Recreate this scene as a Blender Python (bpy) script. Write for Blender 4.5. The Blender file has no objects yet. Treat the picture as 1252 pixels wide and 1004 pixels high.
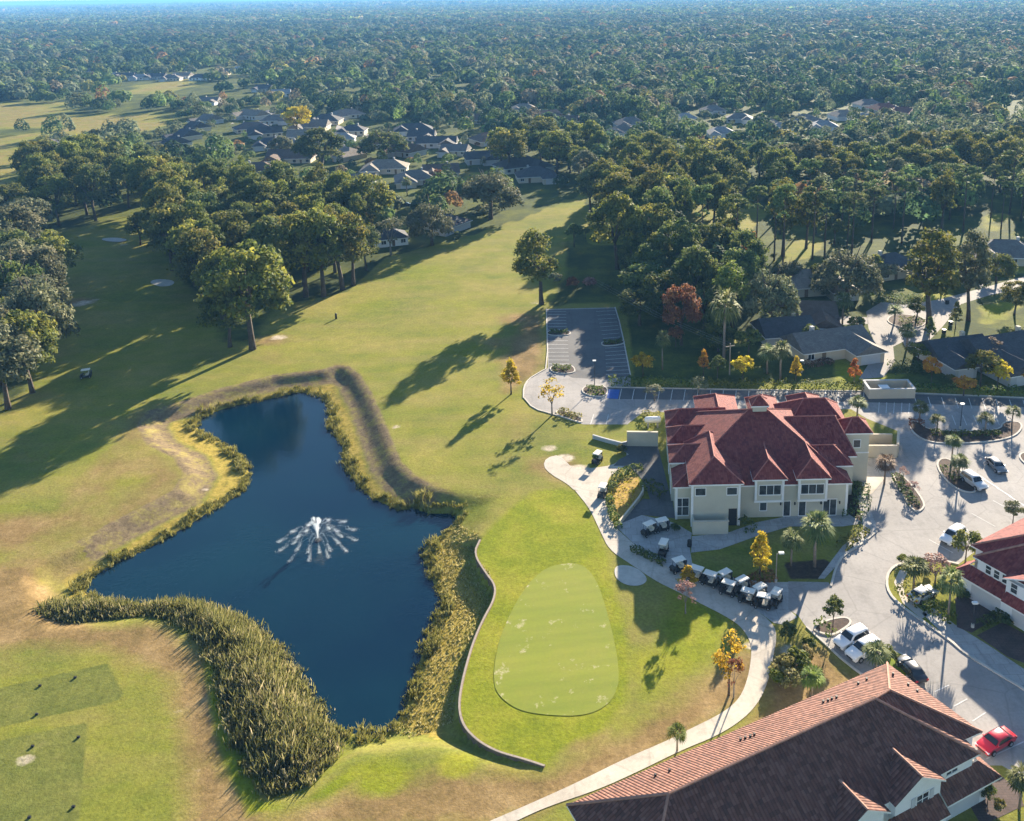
import bpy, bmesh, math, random
import numpy as np
from math import sin, cos, pi, radians, hypot, atan2, sqrt
from mathutils import Vector, Matrix
from mathutils.geometry import tessellate_polygon

R = random.Random(7)
NR = np.random.default_rng(11)
SC = bpy.context.scene
COL = SC.collection

# ------------------------------------------------------------------ camera
W_, H_ = 1252., 1004.
CAM_H = 80.0
PITCH, ROLL, FOC, CX, CY = radians(14.0), radians(1.0), 1127.0, 700.0, 272.0
_F = Vector((0, cos(PITCH), -sin(PITCH)))
_R = Vector((1, 0, 0)); _U = Vector((0, sin(PITCH), cos(PITCH)))
RX = cos(ROLL)*_R - sin(ROLL)*_U
UX = sin(ROLL)*_R + cos(ROLL)*_U

def G(px, py, z=0.0):
    """place on the ground (or at height z) seen at photo pixel px, py"""
    d = _F + RX*((px-CX)/FOC) - UX*((py-CY)/FOC)
    t = (z-CAM_H)/d.z
    return (d.x*t, d.y*t)

def G3(px, py, z=0.0):
    x, y = G(px, py, z)
    return Vector((x, y, z))

def P(x, y, z):
    w = Vector((x, y, z-CAM_H)); c = w.dot(_F)
    return CX+FOC*w.dot(RX)/c, CY-FOC*w.dot(UX)/c

def pxh(px, py, ptop):
    """height of an upright thing with its foot at px,py whose top is at row ptop"""
    x, y = G(px, py); lo, hi = 0., 60.
    for _ in range(30):
        m = (lo+hi)/2
        if P(x, y, m)[1] > ptop: lo = m
        else: hi = m
    return lo

def ppm(px, py):
    x, y = G(px, py)
    return FOC/(Vector((x, y, -CAM_H)).dot(_F))

def GP(pts, z=0.0):
    return [G(a, b, z) for a, b in pts]

cam_d = bpy.data.cameras.new('camera'); cam = bpy.data.objects.new('camera', cam_d); COL.objects.link(cam)
M = Matrix.Identity(4)
for i in range(3):
    M[i][0] = RX[i]; M[i][1] = UX[i]; M[i][2] = -_F[i]
M[2][3] = CAM_H
cam.matrix_world = M
cam_d.sensor_fit = 'HORIZONTAL'; cam_d.sensor_width = 36.0
cam_d.lens = FOC/W_*36.0
cam_d.shift_x = (W_/2-CX)/W_
cam_d.shift_y = (CY-H_/2)/W_
cam_d.clip_start = 1.0; cam_d.clip_end = 120000.0
SC.camera = cam

# ------------------------------------------------------------------ light
SUN_AZ, SUN_EL = radians(25.0), radians(17.5)
wd = bpy.data.worlds.new('World'); SC.world = wd; wd.use_nodes = True
nt = wd.node_tree; nt.nodes.clear()
sky = nt.nodes.new('ShaderNodeTexSky'); sky.sky_type = 'NISHITA'; sky.sun_disc = False
sky.sun_elevation = SUN_EL; sky.sun_rotation = SUN_AZ
sky.air_density = 1.1; sky.dust_density = 0.3; sky.ozone_density = 3.5
bg = nt.nodes.new('ShaderNodeBackground'); bg.inputs['Strength'].default_value = 0.06
wo = nt.nodes.new('ShaderNodeOutputWorld')
nt.links.new(sky.outputs[0], bg.inputs[0]); nt.links.new(bg.outputs[0], wo.inputs[0])
sl = bpy.data.lights.new('sun', 'SUN'); sl.energy = 5.0; sl.angle = radians(0.6); sl.color = (1.0, 0.87, 0.69)
so = bpy.data.objects.new('sun', sl); COL.objects.link(so)
sd = Vector((sin(SUN_AZ)*cos(SUN_EL), cos(SUN_AZ)*cos(SUN_EL), sin(SUN_EL)))
so.rotation_euler = sd.to_track_quat('Z', 'Y').to_euler(); so.location = (0, 0, 300)
SC.view_settings.view_transform = 'Standard'; SC.view_settings.look = 'None'
SC.view_settings.exposure = 2.05; SC.view_settings.gamma = 1.0
SC.render.engine = 'CYCLES'
cy = SC.cycles
cy.use_denoising = True; cy.max_bounces = 6; cy.diffuse_bounces = 3; cy.glossy_bounces = 3
cy.transmission_bounces = 4; cy.transparent_max_bounces = 8; cy.volume_bounces = 0
cy.use_adaptive_sampling = True; cy.adaptive_threshold = 0.02
SC.render.use_persistent_data = False

# ------------------------------------------------------------------ materials
MATS = {}
def newmat(name):
    m = bpy.data.materials.new(name); m.use_nodes = True
    t = m.node_tree
    b = t.nodes['Principled BSDF']
    b.inputs['Specular IOR Level'].default_value = 0.25
    MATS[name] = m
    return m, t, b

def N(t, typ, **kw):
    n = t.nodes.new(typ)
    for k, v in kw.items():
        if k in ('operation', 'blend_type', 'data_type', 'attribute_name', 'wave_type', 'bands_direction', 'feature', 'noise_dimensions', 'wave_profile', 'attribute_type'):
            setattr(n, k, v)
        else:
            n.inputs[k].default_value = v
    return n

def noise(t, scale, detail=3.0, rough=0.6, vec=None):
    n = N(t, 'ShaderNodeTexNoise', Scale=scale, Detail=detail, Roughness=rough)
    if vec is not None: t.links.new(vec, n.inputs['Vector'])
    return n.outputs['Fac']

def ramp(t, fac, stops):
    r = t.nodes.new('ShaderNodeValToRGB'); e = r.color_ramp.elements
    while len(e) < len(stops): e.new(0.5)
    for el, (p, c) in zip(e, stops):
        el.position = p; el.color = (c[0], c[1], c[2], 1) if not isinstance(c, (int, float)) else (c, c, c, 1)
    t.links.new(fac, r.inputs[0])
    return r.outputs[0]

def mixc(t, fac, a, b, mode='MIX'):
    n = t.nodes.new('ShaderNodeMix'); n.data_type = 'RGBA'; n.blend_type = mode
    ins = (n.inputs[0], n.inputs[6], n.inputs[7])
    for s, v in zip(ins, (fac, a, b)):
        if isinstance(v, (int, float)): s.default_value = v
        elif isinstance(v, tuple): s.default_value = (v[0], v[1], v[2], 1)
        else: t.links.new(v, s)
    return n.outputs[2]

def mth(t, op, a, b=0.0, clamp=False):
    n = t.nodes.new('ShaderNodeMath'); n.operation = op; n.use_clamp = clamp
    for s, v in zip(n.inputs, (a, b)):
        if isinstance(v, (int, float)): s.default_value = v
        else: t.links.new(v, s)
    return n.outputs[0]

def bump(t, b, h, strength=0.3, dist=0.05):
    n = N(t, 'ShaderNodeBump', Strength=strength, Distance=dist)
    t.links.new(h, n.inputs['Height']); t.links.new(n.outputs[0], b.inputs['Normal'])

def objco(t): return t.nodes.new('ShaderNodeTexCoord').outputs['Object']
def uvco(t): return t.nodes.new('ShaderNodeTexCoord').outputs['UV']
def attr(t, name): return N(t, 'ShaderNodeAttribute', attribute_name=name)

def plain(name, c, rough=0.7, var=0.12, scale=1.5, metal=0.0, spec=0.25, bumpy=0.0):
    m, t, b = newmat(name)
    v = objco(t)
    f = noise(t, scale, 4, 0.65, v)
    lo = tuple(x*(1-var) for x in c); hi = tuple(min(1, x*(1+var)) for x in c)
    t.links.new(ramp(t, f, [(0.3, lo), (0.7, hi)]), b.inputs['Base Color'])
    b.inputs['Roughness'].default_value = rough; b.inputs['Metallic'].default_value = metal
    b.inputs['Specular IOR Level'].default_value = spec
    if bumpy: bump(t, b, noise(t, scale*6, 3, 0.6, v), bumpy)
    return m

def leafmat(name, c0, c1, c2=None, trans=0.3, objvar=0.35):
    m, t, b = newmat(name)
    a = attr(t, 'tint').outputs['Fac']
    stops = [(0.0, c0), (0.6, c1)] + ([(1.0, c2)] if c2 else [])
    col = ramp(t, a, stops)
    oi = t.nodes.new('ShaderNodeObjectInfo').outputs['Random']
    hs = N(t, 'ShaderNodeHueSaturation', Saturation=1.0)
    t.links.new(col, hs.inputs['Color'])
    t.links.new(mth(t, 'ADD', mth(t, 'MULTIPLY', oi, objvar), 1-objvar*0.5), hs.inputs['Value'])
    t.links.new(mth(t, 'ADD', mth(t, 'MULTIPLY', oi, 0.04), 0.48), hs.inputs['Hue'])
    t.links.new(hs.outputs[0], b.inputs['Base Color'])
    b.inputs['Roughness'].default_value = 0.75; b.inputs['Specular IOR Level'].default_value = 0.15
    tr = t.nodes.new('ShaderNodeBsdfTranslucent'); t.links.new(hs.outputs[0], tr.inputs[0])
    mx = t.nodes.new('ShaderNodeMixShader'); mx.inputs[0].default_value = trans
    out = t.nodes['Material Output']
    t.links.new(b.outputs[0], mx.inputs[1]); t.links.new(tr.outputs[0], mx.inputs[2]); t.links.new(mx.outputs[0], out.inputs[0])
    return m

# foliage
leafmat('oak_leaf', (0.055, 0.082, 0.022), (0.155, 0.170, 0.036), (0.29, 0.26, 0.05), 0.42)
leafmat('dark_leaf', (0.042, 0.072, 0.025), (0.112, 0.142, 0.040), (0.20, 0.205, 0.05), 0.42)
leafmat('grey_leaf', (0.068, 0.085, 0.045), (0.16, 0.168, 0.085), (0.27, 0.255, 0.14), 0.34)
leafmat('pine_leaf', (0.048, 0.082, 0.030), (0.13, 0.168, 0.055), (0.24, 0.26, 0.095), 0.36)
leafmat('palm_leaf', (0.06, 0.09, 0.028), (0.16, 0.19, 0.06), (0.33, 0.32, 0.14), 0.3)
leafmat('lime_leaf', (0.06, 0.10, 0.02), (0.17, 0.21, 0.035), (0.28, 0.30, 0.06), 0.35)
leafmat('gold_leaf', (0.26, 0.17, 0.012), (0.50, 0.37, 0.022), (0.62, 0.52, 0.06), 0.45, 0.2)
leafmat('orange_leaf', (0.28, 0.075, 0.02), (0.50, 0.20, 0.03), (0.60, 0.36, 0.04), 0.4, 0.2)
leafmat('rust_leaf', (0.10, 0.045, 0.025), (0.23, 0.092, 0.045), (0.33, 0.17, 0.055), 0.3, 0.2)
leafmat('pink_twig', (0.22, 0.13, 0.10), (0.36, 0.21, 0.16), (0.44, 0.28, 0.2), 0.2, 0.2)
leafmat('hedge_leaf', (0.03, 0.06, 0.012), (0.10, 0.14, 0.02), (0.22, 0.22, 0.03))
leafmat('reed_leaf', (0.07, 0.085, 0.024), (0.24, 0.24, 0.075), (0.52, 0.46, 0.25), 0.45, 0.1)
leafmat('tuft_leaf', (0.07, 0.08, 0.022), (0.25, 0.215, 0.055), (0.46, 0.40, 0.19), 0.4, 0.1)
leafmat('thatch_leaf', (0.10, 0.06, 0.035), (0.20, 0.13, 0.08), (0.30, 0.21, 0.13), 0.2)
plain('bark', (0.085, 0.065, 0.05), 0.9, 0.35, 2.0)
plain('grey_bark', (0.20, 0.175, 0.15), 0.9, 0.3, 2.0)
plain('palm_bark', (0.24, 0.19, 0.15), 0.9, 0.25, 3.0)

# far woods: colour per clump
m, t, b = newmat('far_leaf')
a = attr(t, 'leafcol').outputs['Color']
t.links.new(a, b.inputs['Base Color']); b.inputs['Roughness'].default_value = 0.8
b.inputs['Specular IOR Level'].default_value = 0.1
tr = t.nodes.new('ShaderNodeBsdfTranslucent'); t.links.new(a, tr.inputs[0])
mx = t.nodes.new('ShaderNodeMixShader'); mx.inputs[0].default_value = 0.38
t.links.new(b.outputs[0], mx.inputs[1]); t.links.new(tr.outputs[0], mx.inputs[2])
t.links.new(mx.outputs[0], t.nodes['Material Output'].inputs[0])

# ground
m, t, b = newmat('ground')
pos = t.nodes.new('ShaderNodeNewGeometry').outputs['Position']
def nz(s, d=4, r=0.65): return noise(t, s, d, r, pos)
def wobble(name, lo=0.35, hi=0.65, s=0.25, amp=0.7):
    a_ = attr(t, name).outputs['Fac']
    k = mth(t, 'ADD', a_, mth(t, 'MULTIPLY', mth(t, 'SUBTRACT', nz(s, 5, 0.7), 0.5), amp))
    return ramp(t, k, [(lo, 0.0), (hi, 1.0)])
# stretch noise along the mowing direction for faint stripes
mp = t.nodes.new('ShaderNodeMapping'); mp.inputs['Rotation'].default_value = (0, 0, radians(-32)); mp.inputs['Scale'].default_value = (0.035, 0.16, 1)
t.links.new(pos, mp.inputs[0])
streak = noise(t, 1.0, 5, 0.6, mp.outputs[0])
lush = ramp(t, nz(0.055, 5, 0.62), [(0.28, (0.105, 0.14, 0.022)), (0.5, (0.195, 0.198, 0.030)), (0.72, (0.29, 0.245, 0.06))])
lush = mixc(t, ramp(t, streak, [(0.42, 0.0), (0.66, 0.6)]), lush, (0.255, 0.205, 0.07))
lush = mixc(t, ramp(t, nz(0.35, 4, 0.7), [(0.40, 0.0), (0.75, 0.5)]), lush, (0.10, 0.12, 0.02))
dry = ramp(t, nz(0.16, 6, 0.72), [(0.25, (0.11, 0.085, 0.03)), (0.48, (0.215, 0.145, 0.06)), (0.62, (0.275, 0.19, 0.085)), (0.8, (0.36, 0.27, 0.15))])
c = mixc(t, wobble('dry', 0.3, 0.75, 0.12, 0.9), lush, dry)
lime = ramp(t, nz(0.12, 4, 0.6), [(0.3, (0.13, 0.165, 0.012)), (0.5, (0.185, 0.205, 0.016)), (0.7, (0.25, 0.235, 0.03))])
c = mixc(t, wobble('lime', 0.35, 0.65, 0.2, 0.5), c, lime)
tee = ramp(t, nz(0.18, 6, 0.7), [(0.3, (0.095, 0.115, 0.026)), (0.6, (0.15, 0.155, 0.036)), (0.8, (0.21, 0.19, 0.08))])
c = mixc(t, wobble('tee', 0.35, 0.65, 0.6, 0.5), c, tee)
bank = ramp(t, nz(0.35, 6, 0.75), [(0.28, (0.11, 0.082, 0.048)), (0.48, (0.185, 0.138, 0.08)), (0.6, (0.23, 0.19, 0.06)), (0.8, (0.31, 0.24, 0.125))])
c = mixc(t, wobble('bank', 0.35, 0.7, 0.3, 0.6), c, bank)
straw = ramp(t, nz(0.8, 5, 0.7), [(0.3, (0.12, 0.105, 0.02)), (0.5, (0.30, 0.23, 0.045)), (0.75, (0.40, 0.30, 0.085))])
c = mixc(t, wobble('straw', 0.35, 0.65, 0.4, 0.6), c, straw)
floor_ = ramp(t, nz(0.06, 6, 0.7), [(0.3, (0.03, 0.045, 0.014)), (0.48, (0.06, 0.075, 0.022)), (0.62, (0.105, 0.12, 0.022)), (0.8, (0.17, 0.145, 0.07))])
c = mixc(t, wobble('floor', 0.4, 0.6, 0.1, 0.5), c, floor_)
sand = ramp(t, nz(0.7, 4, 0.6), [(0.3, (0.40, 0.33, 0.24)), (0.7, (0.56, 0.48, 0.37))])
c = mixc(t, wobble('sand', 0.4, 0.75, 0.45, 0.9), c, sand)
mul = ramp(t, nz(1.5, 4, 0.7), [(0.3, (0.035, 0.026, 0.02)), (0.7, (0.085, 0.06, 0.045))])
c = mixc(t, wobble('mulch', 0.4, 0.6, 0.6, 0.3), c, mul)
grain = mixc(t, 1.0, ramp(t, nz(2.2, 3, 0.7), [(0.25, 0.70), (0.75, 1.28)]), ramp(t, nz(0.7, 4, 0.75), [(0.3, 0.82), (0.7, 1.14)]), 'MULTIPLY')
c = mixc(t, 1.0, c, grain, 'MULTIPLY')
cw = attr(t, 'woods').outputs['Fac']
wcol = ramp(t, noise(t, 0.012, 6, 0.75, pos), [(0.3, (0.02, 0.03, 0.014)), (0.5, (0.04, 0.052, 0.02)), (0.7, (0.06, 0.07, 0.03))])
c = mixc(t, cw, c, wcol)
t.links.new(c, b.inputs['Base Color']); b.inputs['Roughness'].default_value = 0.95
b.inputs['Specular IOR Level'].default_value = 0.05
bump(t, b, mth(t, 'ADD', nz(0.5, 4, 0.7), mth(t, 'MULTIPLY', nz(4.0, 3, 0.7), 0.35)), 0.28, 0.3)

# putting turf
m, t, b = newmat('putting_turf')
pos = t.nodes.new('ShaderNodeNewGeometry').outputs['Position']
mp = t.nodes.new('ShaderNodeMapping'); mp.inputs['Scale'].default_value = (0.02, 0.30, 1); mp.inputs['Rotation'].default_value = (0, 0, radians(8)); t.links.new(pos, mp.inputs[0])
st = noise(t, 1.0, 3, 0.5, mp.outputs[0])
c = ramp(t, st, [(0.3, (0.145, 0.185, 0.010)), (0.7, (0.215, 0.235, 0.016))])
c = mixc(t, ramp(t, noise(t, 0.11, 5, 0.7, pos), [(0.42, 0.0), (0.72, 0.45)]), c, (0.25, 0.225, 0.035))
c = mixc(t, ramp(t, noise(t, 0.36, 6, 0.7, pos), [(0.585, 0.0), (0.68, 0.9)]), c, (0.46, 0.40, 0.24))
c = mixc(t, ramp(t, noise(t, 2.5, 3, 0.7, pos), [(0.3, 0.25), (0.7, 0.0)]), c, (0.11, 0.13, 0.015))
wv = N(t, 'ShaderNodeTexWave', Scale=0.16, Distortion=0.6, Detail=2.0); m2_ = t.nodes.new('ShaderNodeMapping'); m2_.inputs['Rotation'].default_value = (0, 0, radians(78)); t.links.new(pos, m2_.inputs[0]); t.links.new(m2_.outputs[0], wv.inputs['Vector'])
c = mixc(t, 1.0, c, ramp(t, wv.outputs['Fac'], [(0.3, 0.975), (0.7, 1.02)]), 'MULTIPLY')
t.links.new(c, b.inputs['Base Color']); b.inputs['Roughness'].default_value = 0.9
m, t, b = newmat('fringe_turf')
pos = t.nodes.new('ShaderNodeNewGeometry').outputs['Position']
c = ramp(t, noise(t, 0.14, 5, 0.65, pos), [(0.28, (0.105, 0.165, 0.006)), (0.5, (0.185, 0.225, 0.010)), (0.72, (0.27, 0.25, 0.03))])
c = mixc(t, ramp(t, noise(t, 1.6, 4, 0.7, pos), [(0.35, 0.35), (0.7, 0.0)]), c, (0.09, 0.115, 0.01))
t.links.new(c, b.inputs['Base Color']); b.inputs['Roughness'].default_value = 0.95

def paving(name, c0, c1, scale=0.2, joints=None, cracks=True):
    m, t, b = newmat(name)
    pos = t.nodes.new('ShaderNodeNewGeometry').outputs['Position']
    c = ramp(t, noise(t, scale, 5, 0.65, pos), [(0.3, c0), (0.7, c1)])
    c = mixc(t, ramp(t, noise(t, 2.5, 4, 0.75, pos), [(0.3, 0.28), (0.6, 0.0)]), c, tuple(x*0.55 for x in c0))
    # long tyre-worn streaks
    mp = t.nodes.new('ShaderNodeMapping'); mp.inputs['Scale'].default_value = (0.9, 0.06, 1); mp.inputs['Rotation'].default_value = (0, 0, radians(35)); t.links.new(pos, mp.inputs[0])
    c = mixc(t, ramp(t, noise(t, 1.0, 4, 0.6, mp.outputs[0]), [(0.5, 0.0), (0.75, 0.3)]), c, tuple(x*0.62 for x in c0))
    c = mixc(t, ramp(t, noise(t, 0.32, 6, 0.75, pos), [(0.52, 0.0), (0.70, 0.45)]), c, tuple(x*0.5 for x in c0))
    vo = N(t, 'ShaderNodeTexVoronoi', feature='DISTANCE_TO_EDGE', Scale=0.13)
    t.links.new(mixc(t, 0.5, pos, noise(t, 0.6, 3, 0.6, pos), 'ADD'), vo.inputs['Vector'])
    c = mixc(t, ramp(t, vo.outputs[0], [(0.0, 0.28), (0.02, 0.0)]), c, tuple(x*0.45 for x in c0))
    if joints:
        br = N(t, 'ShaderNodeTexBrick', Scale=1.0); br.inputs['Color1'].default_value = (1, 1, 1, 1); br.inputs['Color2'].default_value = (.86, .86, .86, 1)
        br.inputs['Mortar'].default_value = (.55, .55, .55, 1); br.inputs['Mortar Size'].default_value = 0.02
        br.inputs['Brick Width'].default_value = joints[0]; br.inputs['Row Height'].default_value = joints[1]
        t.links.new(pos, br.inputs['Vector'])
        c = mixc(t, 1.0, c, br.outputs[0], 'MULTIPLY')
    t.links.new(c, b.inputs['Base Color']); b.inputs['Roughness'].default_value = 0.9
    return m
paving('drive_concrete', (0.255, 0.24, 0.225), (0.36, 0.335, 0.31), 0.09)
paving('path_concrete', (0.42, 0.37, 0.30), (0.55, 0.49, 0.41), 0.25)
paving('walk_concrete', (0.36, 0.35, 0.33), (0.46, 0.44, 0.41), 0.3, (1.8, 1.8))
paving('asphalt', (0.10, 0.10, 0.10), (0.145, 0.14, 0.135), 0.1)
paving('street', (0.25, 0.23, 0.21), (0.34, 0.31, 0.28), 0.08)
paving('paver', (0.085, 0.06, 0.052), (0.14, 0.095, 0.08), 0.5, (0.6, 0.3))
plain('sand', (0.45, 0.42, 0.36), 0.95, 0.15, 0.8)
plain('kerb_concrete', (0.48, 0.44, 0.38), 0.9, 0.15, 0.7)
plain('white_line', (0.50, 0.49, 0.47), 0.8, 0.2, 1.2)
plain('blue_line', (0.03, 0.10, 0.35), 0.8, 0.15, 1.2)
plain('mulch', (0.075, 0.05, 0.038), 0.95, 0.4, 2.0, bumpy=0.6)
plain('golden_ground', (0.34, 0.22, 0.045), 0.95, 0.4, 1.2)
plain('stucco', (0.50, 0.47, 0.37), 0.9, 0.06, 0.5, bumpy=0.1)
plain('stucco_tan', (0.52, 0.45, 0.34), 0.9, 0.07, 0.5)
plain('stucco_white', (0.72, 0.72, 0.71), 0.85, 0.05, 0.5)
plain('stucco_grey', (0.42, 0.42, 0.41), 0.9, 0.08, 0.5)
plain('trim_white', (0.74, 0.73, 0.70), 0.7, 0.04, 1.0)
plain('wood_wall', (0.16, 0.115, 0.075), 0.9, 0.3, 1.4)
plain('garage_grey', (0.50, 0.50, 0.50), 0.7, 0.05, 0.8)
plain('dark_metal', (0.05, 0.05, 0.055), 0.5, 0.1, 2.0)
plain('grey_metal', (0.35, 0.34, 0.33), 0.5, 0.1, 2.0, 0.3)
plain('pole_wood', (0.30, 0.25, 0.2), 0.9, 0.2, 3.0)
plain('lamp_white', (0.75, 0.74, 0.7), 0.5, 0.04, 2.0)
plain('black_plastic', (0.022, 0.022, 0.024), 0.55, 0.2, 3.0)
plain('seat_beige', (0.55, 0.50, 0.40), 0.7, 0.08, 3.0)
plain('cart_roof', (0.72, 0.67, 0.58), 0.55, 0.06, 2.0)
plain('rubber', (0.02, 0.02, 0.02), 0.85, 0.1, 5.0)
plain('rim', (0.5, 0.5, 0.52), 0.35, 0.05, 5.0, 0.8)
plain('tail_red', (0.4, 0.02, 0.02), 0.3, 0.05, 5.0)
plain('head_clear', (0.75, 0.76, 0.78), 0.2, 0.03, 5.0)
plain('tank_white', (0.78, 0.77, 0.74), 0.4, 0.04, 2.0)
for nm, c in (('paint_white', (0.80, 0.80, 0.80)), ('paint_red', (0.50, 0.012, 0.025)), ('paint_black', (0.015, 0.015, 0.018)), ('paint_grey', (0.16, 0.165, 0.17)), ('paint_silver', (0.52, 0.53, 0.54)), ('paint_blue', (0.03, 0.06, 0.14))):
    m = plain(nm, c, 0.28, 0.03, 2.0, 0.0, 0.5)
    m.node_tree.nodes['Principled BSDF'].inputs['Coat Weight'].default_value = 0.6
m, t, b = newmat('glass')
b.inputs['Base Color'].default_value = (0.018, 0.022, 0.026, 1); b.inputs['Roughness'].default_value = 0.06; b.inputs['Specular IOR Level'].default_value = 0.7
m, t, b = newmat('window_glass')
f = noise(t, 0.9, 2, 0.5, objco(t))
t.links.new(ramp(t, f, [(0.35, (0.025, 0.03, 0.035)), (0.65, (0.075, 0.08, 0.08))]), b.inputs['Base Color'])
b.inputs['Roughness'].default_value = 0.08; b.inputs['Specular IOR Level'].default_value = 0.6

def rooftile(name, c0, c1, c2, pitch=0.33, streak=0.5, bumps=0.8):
    """barrel tile: ribs run down the slope (uv u across, v up the slope, in metres)"""
    m, t, b = newmat(name)
    uv = uvco(t)
    sp = t.nodes.new('ShaderNodeSeparateXYZ'); t.links.new(uv, sp.inputs[0])
    rib = mth(t, 'ABSOLUTE', mth(t, 'SINE', mth(t, 'MULTIPLY', sp.outputs[0], pi/pitch)))
    course = mth(t, 'FRACT', mth(t, 'DIVIDE', sp.outputs[1], 0.42))
    cell = t.nodes.new('ShaderNodeCombineXYZ')
    t.links.new(mth(t, 'FLOOR', mth(t, 'DIVIDE', sp.outputs[0], pitch)), cell.inputs[0])
    t.links.new(mth(t, 'FLOOR', mth(t, 'DIVIDE', sp.outputs[1], 0.42)), cell.inputs[1])
    wn = t.nodes.new('ShaderNodeTexWhiteNoise'); t.links.new(cell.outputs[0], wn.inputs['Vector'])
    mp = t.nodes.new('ShaderNodeMapping'); mp.inputs['Scale'].default_value = (1.4, 0.25, 1); t.links.new(uv, mp.inputs[0])
    big = noise(t, 1.0, 4, 0.65, mp.outputs[0])
    k = mth(t, 'ADD', mth(t, 'MULTIPLY', wn.outputs[0], 0.55), mth(t, 'MULTIPLY', big, 0.5))
    c = ramp(t, k, [(0.15, c0), (0.5, c1), (0.9, c2)])
    gro = ramp(t, rib, [(0.0, 0.42), (0.5, 1.0)])
    c = mixc(t, streak, c, mixc(t, 1.0, c, gro, 'MULTIPLY'))
    t.links.new(c, b.inputs['Base Color']); b.inputs['Roughness'].default_value = 0.85
    bump(t, b, mth(t, 'ADD', rib, mth(t, 'MULTIPLY', course, -0.35)), bumps, 0.09)
    return m
rooftile('red_tile', (0.11, 0.022, 0.024), (0.20, 0.042, 0.036), (0.26, 0.072, 0.056), 0.34, 0.35, 0.5)
rooftile('terracotta_tile', (0.088, 0.042, 0.031), (0.162, 0.068, 0.047), (0.24, 0.115, 0.082), 0.36, 0.8, 0.9)
plain('cap_tile', (0.36, 0.19, 0.135), 0.85, 0.25, 1.5)
plain('cap_red', (0.34, 0.12, 0.095), 0.85, 0.2, 1.5)

def shingle(name, c):
    m, t, b = newmat(name)
    uv = uvco(t)
    br = N(t, 'ShaderNodeTexBrick', Scale=1.0); br.inputs['Brick Width'].default_value = 0.5; br.inputs['Row Height'].default_value = 0.22
    br.inputs['Color1'].default_value = (1, 1, 1, 1); br.inputs['Color2'].default_value = (.75, .75, .75, 1); br.inputs['Mortar'].default_value = (.55, .55, .55, 1)
    t.links.new(uv, br.inputs['Vector'])
    k = ramp(t, noise(t, 0.5, 5, 0.7, uv), [(0.3, tuple(x*0.75 for x in c)), (0.7, tuple(x*1.25 for x in c))])
    t.links.new(mixc(t, 1.0, k, br.outputs[0], 'MULTIPLY'), b.inputs['Base Color']); b.inputs['Roughness'].default_value = 0.9
    return m
shingle('shingle_slate', (0.085, 0.085, 0.09)); shingle('shingle_grey', (0.195, 0.175, 0.155)); shingle('shingle_brown', (0.15, 0.105, 0.08))
shingle('shingle_tan', (0.26, 0.22, 0.175)); shingle('shingle_pale', (0.33, 0.315, 0.30)); shingle('shingle_red', (0.22, 0.085, 0.06))

# water
m, t, b = newmat('pond_water')
pos = t.nodes.new('ShaderNodeNewGeometry').outputs['Position']
c = ramp(t, noise(t, 0.03, 3, 0.5, pos), [(0.3, (0.001, 0.011, 0.028)), (0.7, (0.003, 0.024, 0.038))])
t.links.new(c, b.inputs['Base Color']); b.inputs['Roughness'].default_value = 0.07; b.inputs['IOR'].default_value = 1.33
b.inputs['Specular IOR Level'].default_value = 0.5
mp = t.nodes.new('ShaderNodeMapping'); mp.inputs['Scale'].default_value = (0.9, 1.6, 1); mp.inputs['Rotation'].default_value = (0, 0, radians(20)); t.links.new(pos, mp.inputs[0])
bump(t, b, mth(t, 'ADD', noise(t, 1.0, 4, 0.6, mp.outputs[0]), mth(t, 'MULTIPLY', noise(t, 0.15, 2, 0.5, pos), 1.5)), 0.055, 0.3)
m, t, b = newmat('spray')
b.inputs['Base Color'].default_value = (0.85, 0.88, 0.9, 1); b.inputs['Roughness'].default_value = 0.5
tr = t.nodes.new('ShaderNodeBsdfTranslucent'); tr.inputs[0].default_value = (0.85, 0.9, 0.93, 1)
mx = t.nodes.new('ShaderNodeMixShader'); mx.inputs[0].default_value = 0.5
t.links.new(b.outputs[0], mx.inputs[1]); t.links.new(tr.outputs[0], mx.inputs[2])
tp = t.nodes.new('ShaderNodeBsdfTransparent'); m2 = t.nodes.new('ShaderNodeMixShader'); m2.inputs[0].default_value = 0.45
t.links.new(tp.outputs[0], m2.inputs[2]); t.links.new(mx.outputs[0], m2.inputs[1]); t.links.new(m2.outputs[0], t.nodes['Material Output'].inputs[0])

# ------------------------------------------------------------------ mesh helpers
def link(name, me, mat=None, parent=None):
    o = bpy.data.objects.new(name, me)
    if mat:
        for mm in ([mat] if isinstance(mat, str) else mat): me.materials.append(MATS[mm])
    COL.objects.link(o)
    if parent: o.parent = parent
    return o

def tag(o, label, cat, group=None, kind=None):
    if label: o['label'] = label
    if cat: o['category'] = cat
    if group: o['group'] = group
    if kind: o['kind'] = kind
    return o

def empty(name, loc=(0, 0, 0), rz=0.0, label=None, cat=None, group=None):
    o = bpy.data.objects.new(name, None); COL.objects.link(o)
    o.empty_display_size = 0.5
    o.location = loc; o.rotation_euler = (0, 0, rz)
    return tag(o, label, cat, group)

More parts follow.
